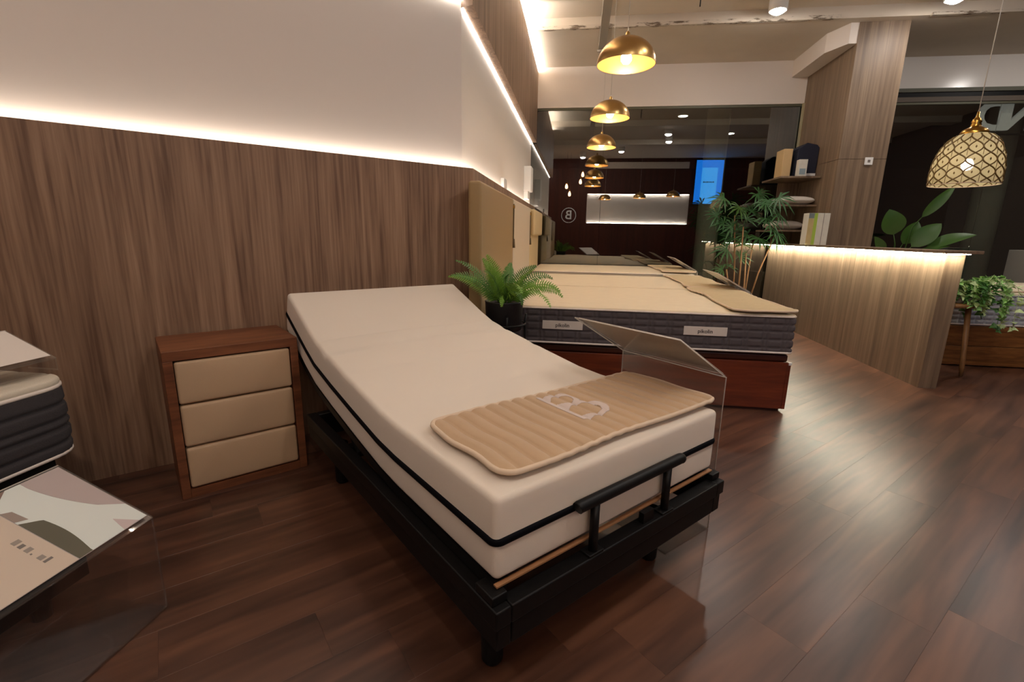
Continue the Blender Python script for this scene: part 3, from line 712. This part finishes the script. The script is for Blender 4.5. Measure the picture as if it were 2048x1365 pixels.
def vround(p, R=.10):       # large vertical corner radius
    q = Vector((max(-hx+R, min(hx-R, p.x)), max(-hy+R, min(hy-R, p.y)), 0)); d = Vector((p.x, p.y, 0))-q
    if abs(d.x) > 1e-6 and abs(d.y) > 1e-6:
        k = max(abs(d.x), abs(d.y))/d.length; d = d*k; return Vector((q.x+d.x, q.y+d.y, p.z))
    return p
rbox(hx, hy, hz, .02, 60, 24, 30, lambda p: lq(vround(p))).build('ribbed_border', M_CHAR, lm).location.z = .125
def ltop(p):
    z = p.z + (.006*(1-(p.x/hx)**4)*(1-(p.y/hy)**4) - .004*math.exp(-(((p.x*1.0+p.y*1.6+.04*math.sin(p.y*20)) % .12-.06)/.012)**2)*(1 if abs(p.y) < hy-.05 else 0) if p.z > 0 else 0)
    q = vround(p); return Vector((q.x, q.y, z))
rbox(hx, hy, .014, .013, 120, 60, 1, ltop).build('quilted_top', plain('ivory_quilt', srgb(206,196,178), .9, bump=.2, bscale=300), lm).location.z = .25
ring(hx-.003, hy-.003, .012, .10, .007).build('lower_piping', M_WHITEPIPE, lm); ring(hx-.002, hy-.002, .238, .10, .007).build('upper_piping', M_WHITEPIPE, lm)
stand('small clear stand lying on the charcoal mattress', UV(.895, -1.73, .673), AB, .42, .04, .18, .085, foot=.12)
t, P2, a2, L2 = sheet('blank white card on the small stand on the charcoal mattress', UV(.895, -1.73, .673), AB, .42, .04, .18, .085, M_PAPER)

# ================================================================ GOLD PENDANTS
def pendant_master():
    t = thing('dome_pendant', '', 'pendant lamp', (0,0,0)); R, H = .19, .165
    out = [(R*math.cos(a), H*math.sin(a)) for a in [PI/2*k/18 for k in range(19)]]; out[-1] = (.012, H)
    MB().lathe(out, 56).build('shade', M_GOLD, t)
    MB().lathe([(r*.985, z*.98) for r, z in out][::-1], 56).build('shade_lining', M_GOLDIN, t)
    MB().tube([(R*.993*math.cos(a), R*.993*math.sin(a), 0) for a in [2*PI*k/56 for k in range(56)]], .002, 6, True).build('rim', M_GOLD, t)
    MB().lathe([(.001,-.035),(.02,-.03),(.034,-.012),(.036,.005),(.03,.025),(.017,.05),(.014,.08)], 10, (0,0,.038)).build('bulb', M_BULB, t)
    MB().lathe([(.018,.11),(.018,.16),(.014,.19),(.004,.20)], 16).build('socket', M_GOLD, t)
    MB().tube([(0,0,.2),(0,0,1.34)], .0028, 6).build('cord', M_CORD, t)
    MB().lathe([(.0,1.352),(.05,1.352),(.05,1.335),(.01,1.325),(.0,1.325)], 20).build('ceiling_rose', M_CORD, t)
    return t
pm0 = pendant_master()
pl = [(3.52, .253, 2.255, 'gold dome pendant lamp over the mattress beside the fern', None), (5.05, .24, 2.265, 'gold dome pendant lamp over the middle mattress', None), (6.7, .232, 2.275, 'gold dome pendant lamp nearest the shop window', None),
      (-.9, .75, 2.27, 'gold dome pendant lamp in front of the lit rear wall', 'pendants by the rear wall'), (-.2, 1.75, 2.27, 'gold dome pendant lamp in front of the lit rear wall', 'pendants by the rear wall'), (.5, 2.6, 2.27, 'gold dome pendant lamp in front of the lit rear wall', 'pendants by the rear wall')]
for i, (u_, v_, z_, lab, g) in enumerate(pl):
    t = pm0 if i == 0 else copy_tree(pm0); t.location = UV(u_, v_, z_); t['label'] = lab; t['group'] = g or 'pendants over the row of beds'

# ================================================================ PATTERNED PENDANT
pp = thinguv('patterned_pendant', 'bell-shaped cream pendant lamp with an ogee lattice over the counter', 'pendant lamp', 4.24, 2.9, 1.575)
bell = [(.210,0),(.213,.04),(.212,.10),(.206,.16),(.193,.22),(.170,.28),(.140,.325),(.108,.353),(.082,.365)]
def br(z): return interp([(b, a) for a, b in bell], z)
prof2 = [(br(.365*k/30), .365*k/30) for k in range(31)]
mt, nt, b_ = nodes('cream_shade'); b_.inputs['Base Color'].default_value = srgb(206,196,152); b_.inputs['Roughness'].default_value = .6
tl = nt.nodes.new('ShaderNodeBsdfTranslucent'); tl.inputs[0].default_value = srgb(236,218,170); tr = nt.nodes.new('ShaderNodeBsdfTransparent')
m1 = nt.nodes.new('ShaderNodeMixShader'); m1.inputs[0].default_value = .28; m2 = nt.nodes.new('ShaderNodeMixShader'); m2.inputs[0].default_value = .12
nt.links.new(b_.outputs[0], m1.inputs[1]); nt.links.new(tl.outputs[0], m1.inputs[2]); nt.links.new(m1.outputs[0], m2.inputs[1]); nt.links.new(tr.outputs[0], m2.inputs[2]); nt.links.new(m2.outputs[0], nt.nodes['Material Output'].inputs['Surface'])
MB().lathe(prof2, 64).build('shade', mt, pp)
M_LATT = plain('bronze_lattice', srgb(112,88,44), .4, .3)
la = MB(); n = 14; lam = .18
for k in range(n):
    for s in (-1, 1):
        pts = []
        for i in range(49):
            z = .004+.35*i/48; th = 2*PI/n*(k + s*.5*math.cos(2*PI*z/lam + .62)); r = br(z)+.002
            pts.append((r*math.cos(th), r*math.sin(th), z))
        la.tube(pts, .0048, 5)
la.build('lattice', M_LATT, pp)
mo = MB()
for row in range(7):
    for k in range(n):
        z = (row+.6)*lam/4; th = 2*PI/n*(k + (.0 if row % 2 else .5)); r = br(z)+.0015
        if z > .32: continue
        s = .011 if row % 2 else .009; c = Vector((math.cos(th), math.sin(th), 0)); tg = Vector((-c.y, c.x, 0)); p = c*r + Vector((0,0,z)); up = Vector((0,0,1))
        if row % 2: q = [p-tg*s*.55+c*.001, p-up*s+c*.001, p+tg*s*.55+c*.001, p+up*s+c*.001]
        else: q = [p-tg*.0015+up*.024, p-tg*.0015-up*.024, p+tg*.0015-up*.024, p+tg*.0015+up*.024]
        mo.prism(q, tuple(c*.0015))
mo.build('leaf_motifs', M_LATT, pp)['kind'] = 'stuff'
MB().tube([(.211*math.cos(a), .211*math.sin(a), 0) for a in [2*PI*k/64 for k in range(64)]], .0035, 6, True).build('rim', M_BIND, pp)
MB().lathe([(.085,.36),(.086,.372),(.072,.395),(.045,.41),(.03,.42),(.032,.43),(.028,.44),(.032,.452),(.026,.462),(.02,.475),(.01,.485),(.008,.52),(0,.525)], 32).build('cap', M_BRASS, pp)
MB().lathe([(.001,.105),(.022,.11),(.034,.13),(.036,.15),(.03,.17),(.016,.19)], 20).build('bulb', M_BULBP, pp); MB().lathe([(.017,.188),(.018,.2),(.018,.36)], 16).build('socket', M_BRASS, pp)
MB().tube([(0,0,.52),(0,0,2.03)], .003, 6).build('cord', M_CORD, pp)

# ================================================================ DOWNLIGHTS
dm = thing('ceiling_downlight', '', 'downlight')
MB().lathe([(.072,.004),(.085,0),(.09,.006),(.09,.17),(0,.17)], 28).build('housing', M_PLASTIC, dm)
MB().lathe([(.0005,-.032),(.03,-.028),(.055,-.016),(.068,-.004),(.073,.006)], 12).build('lens', M_DOWN, dm)
dl = [(5.85,1.93,'white cylinder downlight on the ceiling near the bulkhead'),(5.76,3.52,'white cylinder downlight on the ceiling in front of the wood column'),(6.24,5.63,'white cylinder downlight on the ceiling over the far side of the oak bed'),
      (3.0,1.93,'white cylinder downlight on the ceiling between the adjustable bed and the counter'),(2.1,2.1,'white cylinder downlight on the ceiling over the open floor'),(.7,1.06,'white cylinder downlight on the ceiling above the foot of the adjustable bed'),(-.3,0,'white cylinder downlight on the ceiling near the filament bulbs'),(-.7,-1.3,'added fill downlight, out of view, in the corner by the charcoal mattress'),(4.2,4.7,'added fill downlight, out of view, in front of the oak bed')]  # last two are unseen fill lights added to brighten room and oak bed
for i, (u_, v_, lab) in enumerate(dl):
    t = dm if i == 0 else copy_tree(dm); t.location = UV(u_, v_, 3.45); t['label'] = lab; t['group'] = 'ceiling downlights'
pd_ = thing('passage_downlight', '', 'downlight')
MB().lathe([(.085,.004),(.10,0),(.105,.006),(.105,.02),(0,.02)], 28).build('housing', M_PLASTIC, pd_); MB().disk((0,0,.003), .086, 28, False).build('lens', M_DOWNP, pd_)
for i, (u_, v_, lab) in enumerate(((10.33,1.9,'passage downlight just beyond the shop window'),(12.05,3.28,'passage downlight beyond the window, near the wood column'))):
    t = pd_ if i == 0 else copy_tree(pd_); t.location = UV(u_, v_, 3.45); t['label'] = lab; t['group'] = 'passage downlights'
t = thinguv('cable_tray', 'grey metal channel running along the ceiling to the soffit', 'channel', 3.2, .172, 3.4)
MB().box(0, 3.4, -.045, .045, 0, .012).build('web', M_METAL, t); MB().box(0, 3.4, -.045, -.04, .012, .06).build('flange', M_METAL, t); MB().box(0, 3.4, .04, .045, .012, .06).build('flange', M_METAL, t)
for x in (.2, 1.9, 3.3): MB().tube([(x,0,.012),(x,0,.22 if x != 1.9 else .22)], .008).build('hanger', M_METAL, t)
MB().tube([(3.38,-.06,-.02),(3.38,.06,-.02)], .018).build('end_clamp', M_METAL, t)
t = thinguv('loose_cable', 'thin dark cable hanging from the ceiling', 'cable', 5.3, 1.05, 3.3)
MB().tube([(0,0,.32),(.01,0,.2),(-.005,.01,.08),(0,.01,0)], .006, 6).build('wire', M_DARKMETAL, t)

# ================================================================ COUNTER
cn = thinguv('reception_counter', 'grey wood counter with an LED strip glowing under its top', 'counter', 4.03, 2.75)
Lc = 3.44
for a, b in ((0, 1.19), (1.194, 2.62), (2.624, Lc)): MB().box(a, b, -.02, 0, 0, 1.04).build('front_panel', M_COLWOOD, cn)
MB().box(0, .02, -.13, -.0205, 0, 1.04).build('end_panel', M_COLWOOD, cn)
MB().box(.0205, Lc, -.13, -.0205, 0, 1.035).build('carcass', M_COLWOOD, cn)
MB().box(-.08, Lc+.01, -.19, .07, 1.062, 1.085).build('countertop', M_COLWOOD, cn, .002)
MB().box(-.06, Lc, .05, .065, 1.056, 1.0618).build('led_strip', M_LEDK, cn)
MB().box(-.0, Lc, -.13, .0, 1.042, 1.0615).build('top_batten', M_COLWOOD, cn)
MB().box(-.06, -.048, -.12, .029, 1.056, 1.0618).build('led_strip', M_LEDK, cn)
# ---- wall switch on the column
t = thinguv('wall_switch', 'square white switch plate on the wood column', 'switch', 6.329, 3.29, 2.0)
MB().box(-.012, 0, -.043, .043, .003, .087).build('plate', M_PLASTIC, t, .003); MB().box(-.0135, -.0121, -.014, .014, .03, .06).build('button', M_GREYPRINT, t)
# ---- shelves on the column
sh = thinguv('wall_shelves', 'three open wood shelves fixed to the side of the column', 'shelf', 6.98, 2.967)
for z in (1.9, 1.555, 1.24): MB().box(-.3, .34, .002, .48, z, z+.022).build('shelf_board', M_COLWOOD, sh, .001)
MB().box(.32, .34, .002, .27, 1.095, 1.899).build('back_panel', M_COLWOOD, sh)
t = thinguv('paper_bag', 'tan paper bag with dark handles on the top shelf', 'bag', 7.0, 2.615, 1.923)
MB().prism([(-.12,-.055,0),(.12,-.055,0),(.12,.055,0),(-.12,.055,0)], (0,0,.355)).build('bag_body', M_KRAFT, t, .006); MB().box(-.08, .08, -.02, .03, .355, .362).build('handle', M_STRAP, t)
t = thinguv('navy_bag', 'navy fabric case with a slanted lid on the top shelf', 'bag', 6.98, 2.835, 1.923)
MB().prism([(-.14,.115,0),(-.14,-.12,0),(-.14,-.13,.36),(-.14,-.10,.395),(-.14,.02,.42),(-.14,.12,.35)], (.3,0,0)).build('case_body', M_NAVY, t, .008); MB().box(-.143, -.1405, -.12, .09, .02, .05).build('logo_strip', M_PLASTIC, t)
t = thinguv('small_carton', 'small white carton in front of the navy case', 'box', 6.74, 2.735, 1.923)
MB().box(-.04, .04, -.055, .045, 0, .20).build('carton', M_BOXW, t, .002); MB().box(-.0415, -.0402, -.04, .03, .02, .09).build('print', plain('sky_print', srgb(150,170,178), .5), t)
def pillow(u_, v_, z_, hx, hy, hz, label):
    t = thinguv('pillow', label, 'pillow', u_, v_, z_, 'pillows on the shelves')
    rbox(hx, hy, hz, hz*.9, 10, 10, 2, lambda p: Vector((p.x, p.y, p.z*(.35+.65*max(0,(1-(p.x/hx)**4))*max(0,(1-(p.y/hy)**4)))+hz))).build('cover', M_PILLOW, t)
pillow(6.92, 2.74, 1.58, .22, .215, .055, 'flat white pillow on the middle shelf'); pillow(7.03, 2.72, 1.265, .2, .2, .06, 'plump white pillow on the lowest shelf')
t = thinguv('product_box', 'white and lime carton standing on the counter beside the column', 'box', 6.15, 2.745, 1.0855)
MB().box(-.07, .07, -.115, .115, 0, .36).build('carton', M_BOXW, t, .002)
MB().box(-.0715, -.0702, .02, .055, .001, .359).build('lime_band', M_BOXG, t); MB().box(-.0715, -.0702, .056, .114, .001, .30).build('wood_print', M_BOXY, t); MB().box(-.0712, -.0702, -.05, -.045, .001, .359).build('print_line', M_GREYPRINT, t); MB().box(-.0716, -.0702, .056, .114, .301, .359).build('grey_print', plain('blue_grey_print', srgb(120,134,138), .5), t)

# ================================================================ FAN PALM between bed and counter
pa = thinguv('fan_palm', 'tall fan palm with several thin trunks beside the counter', 'plant', 6.95, 2.28)
MB().lathe([(0,0),(.14,0),(.15,.01),(.17,.28),(.155,.28),(.15,.25),(0,.25)], 32).build('pot', M_POT, pa)
rng = random.Random(11)
stems = [(-.10,.0,.95,.05,.02),(-.03,.05,1.3,-.06,.06),(.03,-.05,1.05,.04,-.04),(.05,.08,1.45,.05,.1),(-.06,-.07,1.2,-.06,-.22),(.02,.13,.72,0,.1)]
def fan(parent, base, ctr, nrm, size, nseg, mat, name='fan_leaf'):
    mb = MB(); base, ctr, nrm = Vector(base), Vector(ctr), Vector(nrm).normalized()
    mid = base.lerp(ctr, .5) + Vector((0,0,.03)); mb.tube([base, mid, ctr], .003, 5)
    out = (ctr-base); out.z *= .3; out = (out - nrm*out.dot(nrm)).normalized(); sd = nrm.cross(out)
    for i in range(nseg):
        a = (i/(nseg-1)-.5)*3.6; d = out*math.cos(a)+sd*math.sin(a); L = size*(1-.25*abs(a)/1.8)*rng.uniform(.85,1.1); w = size*.055
        s = nrm.cross(d); droop = Vector((0,0,-1))*L*rng.uniform(.08,.4)
        p0 = ctr; p1 = ctr+d*L*.55+droop*.2; p2 = ctr+d*L+droop
        mb.add([p0-s*w*.3, p0+s*w*.3, p1+s*w+nrm*.004, p1+nrm*.0, p1-s*w+nrm*.004, p2], [(0,1,2,3),(0,3,4),(3,2,5),(4,3,5)])
    return mb.build(name, mat, parent)
for (x, y, h, dx, dy) in stems:
    MB().tube([(x,y,.2),(x+dx*.4,y+dy*.4,.2+(h-.2)*.5),(x+dx,y+dy,h)], [.012,.011,.008]).build('trunk', M_TRUNK, pa)
leafpos = [(1.675,1.904),(1.709,2.279),(1.648,2.55),(1.449,1.865),(1.40,2.192),(1.22,2.62),(1.06,2.235),(.76,2.10),(1.2,2.279),(1.40,2.45),(1.13,2.10),(1.55,2.1),(1.3,2.05),(1.58,2.4),(.9,2.2),(1.3,2.5),(.72,2.0),(1.5,2.3),(1.62,2.45),(1.35,1.95),(1.25,2.15),(1.45,2.6),(1.0,2.0),(1.15,2.4),(1.75,2.35)]
for i, (z, v_) in enumerate(leafpos):
    x, y = (rng.uniform(-.12,.12) if v_ < 2.4 else rng.uniform(-.5,-.38)), -(v_*(1 if v_ < 2.4 else .95)-2.28); s = min(stems, key=lambda q: abs(q[2]-z+.15)+abs(q[1]+q[4]-y)*.8)
    top = (s[0]+s[3], s[1]+s[4], min(s[2], z)); nr = Vector((-.7+rng.uniform(-.4,.4), -.2+rng.uniform(-.4,.4), .7))
    fan(pa, top, (x, y, z), nr, .25 if z > .9 else .2, 9, M_PALM if i not in (6, 11) else M_BIGLEAF)
# ---- broad-leaved plant behind the counter
bl = thinguv('broadleaf_plant', 'broad-leaved green plant behind the counter by the dark window', 'plant', 6.75, 4.02)
MB().lathe([(0,0),(.15,0),(.19,.4),(.17,.4),(.16,.36),(0,.36)], 32).build('pot', M_POT, bl)
def bigleaf(base, tip, L, Wd, az_n, mat=M_BIGLEAF):
    mb = MB(); base = Vector(base); tip = Vector(tip); d = (tip-base).normalized(); st = tip - d*L; nr = Vector(az_n); nr = (nr - d*nr.dot(d)).normalized(); s = d.cross(nr); N = 10
    mb.tube([Vector((base.x*.3, base.y*.3, .36)), base.lerp(st, .5), st], [.009,.007,.004], 6)
    vs = []; fs = []
    for i in range(N+1):
        t = i/N; w = Wd*math.sin(PI*t**.8)**.8*.5+.001; c = st + d*L*t - nr*.06*L*math.sin(PI*t)*-1 - Vector((0,0,1))*.08*L*t*t
        vs += [c - s*w + nr*w*.25, c, c + s*w + nr*w*.25]
    for i in range(N):
        for k in range(2): fs.append((i*3+k, i*3+k+1, i*3+k+4, i*3+k+3))
    mb.add(vs, fs, True); return mb.build('leaf', mat, bl)
bigleaf((0,0,1.0), (-.05,.20,1.56), .36, .26, (-1,.3,.3)); bigleaf((0,-.05,.95), (-.05,-.42,1.40), .42, .22, (-1,0,.7)); bigleaf((0,-.1,.95), (-.1,-.80,1.28), .55, .17, (-.7,.2,.9)); bigleaf((.1,-.1,1.2), (.0,-.52,1.86), .5, .12, (-1,.2,.2)); bigleaf((0,.1,.9), (-.1,.34,1.22), .3, .12, (-1,.2,.2)); bigleaf((.1,-.05,.95), (.1,-.25,1.42), .34, .2, (-1,0,.4)); bigleaf((0,-.1,.9), (-.15,-.5,1.13), .42, .12, (-.5,0,1))

# ================================================================ STOOL WITH IVY
so = thinguv('wooden_stool', 'round oak stool with tapered legs carrying the ivy', 'stool', 4.55, 3.23)
MB().lathe([(0,.605),(.155,.605),(.17,.612),(.172,.63),(.165,.638),(0,.638)], 40).build('seat', M_STOOL, so)
for a in (4.27, .08, 2.18): 
    c, s = math.cos(a), math.sin(a); MB().tube([(.16*c,.16*s,0),(.155*c,.155*s,.08),(.11*c,.11*s,.6)], [.013,.019,.021], 12).build('leg', M_STOOL, so)
iv = thinguv('ivy_plant', 'trailing variegated ivy spilling over the oak stool', 'plant', 4.56, 3.30, .6385)
MB().lathe([(0,0),(.075,0),(.08,.005),(.095,.14),(.085,.14),(.08,.12),(0,.12)], 28).build('pot', M_PLASTIC, iv)
rng = random.Random(5)
def ivyleaf(mb, p, d, nr, s):
    d = d.normalized(); nr = (nr - d*nr.dot(d)).normalized(); t = d.cross(nr)
    mb.add([p, p+t*s*.55+d*s*.1, p+t*s*.32+d*s*.5+nr*s*.08, p+d*s*1.05, p-t*s*.32+d*s*.5+nr*s*.08, p-t*s*.55+d*s*.1, p+d*s*.45-nr*s*.06],
           [(0,1,6),(1,2,6),(2,3,6),(3,4,6),(4,5,6),(5,0,6)])
M_IVY2 = plain('ivy_pale', srgb(200,220,160), .5, var=.2, vscale=20); M_IVY3 = plain('ivy_dark', srgb(96,148,76), .5, var=.3, vscale=14)
for k in range(48):
    az = 2*PI*k/48 + rng.uniform(-.2,.2); L = rng.uniform(.22,.5)*(1.35 if 3.6 < az < 5.4 else .85); pts = []; p = Vector((.05*math.cos(az), .05*math.sin(az), .13)); e = rng.uniform(.5,1.3); N = 14
    d = Vector((math.cos(az), math.sin(az), 0))
    for i in range(N+1):
        pts.append(p.copy()); p = p + (d*math.cos(e)*(1 if e > -.9 else .5) + Vector((0,0,math.sin(e))))*(L/N)
        e = max(-1.5, e - rng.uniform(.15,.42))
        if p.z < .02 and math.hypot(p.x, p.y) < .19: p.z = .02; 
    mb = MB(); mb.tube(pts, .0018, 4)
    for i in range(1, N+1):
        for q in range(2):
            dd = Vector((rng.uniform(-1,1), rng.uniform(-1,1), rng.uniform(-.9,.4)))+d*.4; ivyleaf(mb, pts[i], dd, Vector((-.6,-.3,.8))+Vector((rng.uniform(-.6,.6),rng.uniform(-.6,.6),0)), rng.uniform(.034,.06))
    mb.build('vine', (M_IVY, M_IVY2, M_IVY3)[k % 3], iv)

# ================================================================ RIGHT BED (oak base)
rb = thinguv('oak_bed_base', 'rustic oak plank bed base behind the ivy stool', 'bed base', 5.6, 4.5)
for z0, z1 in ((.01,.193),(.197,.385)):
    MB().box(-.73, -.70, -1.0, 1.04, z0, z1).build('plank', M_OAK, rb, .003); MB().box(.70, .73, -1.0, 1.04, z0, z1).build('plank', M_OAK, rb, .003)
    MB().box(-.699, .699, 1.01, 1.04, z0, z1).build('plank', M_OAK, rb, .003); MB().box(-.699, .699, -1.0, -.97, z0, z1).build('plank', M_OAK, rb, .003)
MB().box(-.69, .69, -.96, 1.0, .2, .384).build('inner_box', M_BLACK, rb)
rm = thinguv('light_mattress', 'light grey grid-quilted mattress on the oak base', 'mattress', 5.6, 4.5, .386)
quilted(.715, 1.02, .146, .028, [(.07,0)], [-.09,-.045,0,.045,.09], .012, 30, 240, 30).build('quilted_border', M_LIGHTQ, rm).location.z = .15
rbox(.71, 1.015, .012, .011, 10, 10, 1).build('top_panel', M_CREAMQ, rm).location.z = .296
ring(.718, 1.023, .012, .05, .008).build('lower_piping', M_WHITEPIPE, rm); ring(.717, 1.022, .286, .05, .006).build('upper_piping', M_LIGHTQ, rm)
pad('quilted_pad', 'cream quilted pad on the light grey mattress', UV(5.45, 4.3, .696), AB, .9, .8, 12, M_CREAMQ, wave=.004, seed=8)
stand('acrylic stand standing on the light grey mattress', UV(6.1, 5.02, .6965), AB-PI, .4, .10, .12, .11, foot=.12)
sheet('white card on the stand on the light grey mattress', UV(6.1, 5.02, .6965), AB-PI, .4, .10, .12, .11, M_PAPER)
t = thinguv('white_planter', 'plain white box planter beyond the light grey mattress', 'planter', 6.85, 5.65)
MB().prism([(-.16,-.16,0),(.16,-.16,0),(.16,.16,0),(-.16,.16,0)], (0,0,1.06)).build('planter_box', plain('grey_white', srgb(150,146,136), .6), t, .006)

# ================================================================ OUTSIDE AND REAR (seen through or in the glass)
for u_, v_, r, lab in ((9.0, 2.24, .185, 'round concrete column outside the main shop window'), (9.0, 6.55, .2, 'round concrete column outside the window behind the oak bed')):
    t = thinguv('round_column', lab, 'column', u_, v_); MB().lathe([(r,0),(r,3.6)], 40).build('shaft', M_CONC, t); MB().lathe([(r+.02,0),(r+.02,.1),(r,.11)], 40).build('base_ring', M_DARKMETAL, t)
t = thinguv('window_sign', 'grey letters ND of the shop sign seen from behind outside the glass', 'sign', 7.72, 5.3, 2.6)
for i, (ch, dy) in enumerate((('D', -.15), ('N', -.48))):
    o = text_mesh(ch, .52, M_LETTER, 'sign_letter', t, (0, dy, .2), (PI/2, 0, PI/2), .02, 1.0, .012)
MB().box(.03, .06, .05, -1.2, -.02, .0).build('mounting_rail', M_DARKMETAL, t)
t = thinguv('blue_screen', 'tall bright blue advertising screen reflected in the window', 'screen', -1.55, 3.6, 2.2)
MB().box(-.05, 0, -.86, 0, 0, 1.36).build('bezel', M_BLACK, t); MB().box(.001, .004, -.85, -.01, .01, 1.35).build('display', M_SCREEN, t); MB().box(.0045, .006, -.68, -.2, .012, 1.12).build('display_figure', M_SCREEN2, t)
for i in range(7): MB().box(.0065, .0075, -.26-.05*i, -.26-.05*i-.036+.008*(i % 2), .66, .70).build('screen_print', M_NAVY, t)
t = thinguv('wall_logo', 'round letter B logo on the rear wall', 'logo', -1.655, -.39, 1.8)
MB().tube([(.03, .24*math.cos(a), .24*math.sin(a)) for a in [2*PI*k/48 for k in range(48)]], .012, 8, True).build('logo_ring', M_LETTER, t); text_mesh('B', .42, M_LETTER, 'logo_letter', t, (.02, .0, .0), (PI/2, 0, PI/2), .012, 1, .004)
for i, (v_, z_) in enumerate(((-.46,2.60),(-.36,2.38),(-.04,2.74),(.02,2.95))):
    t = thinguv('edison_pendant', 'small teardrop filament bulb pendant at the rear of the shop', 'pendant lamp', -.3, v_, z_-.0, 'filament pendants at the rear')
    MB().lathe([(.001,-.06),(.03,-.05),(.045,-.02),(.042,.02),(.025,.06),(.015,.09)], 10).build('bulb', M_EDISON, t)
    MB().lathe([(.017,.085),(.02,.09),(.02,.13),(.005,.14)], 14).build('socket', M_BRASS, t); MB().tube([(0,0,.14),(0,0,3.62-z_)], .003, 6).build('cord', M_DARKMETAL, t)
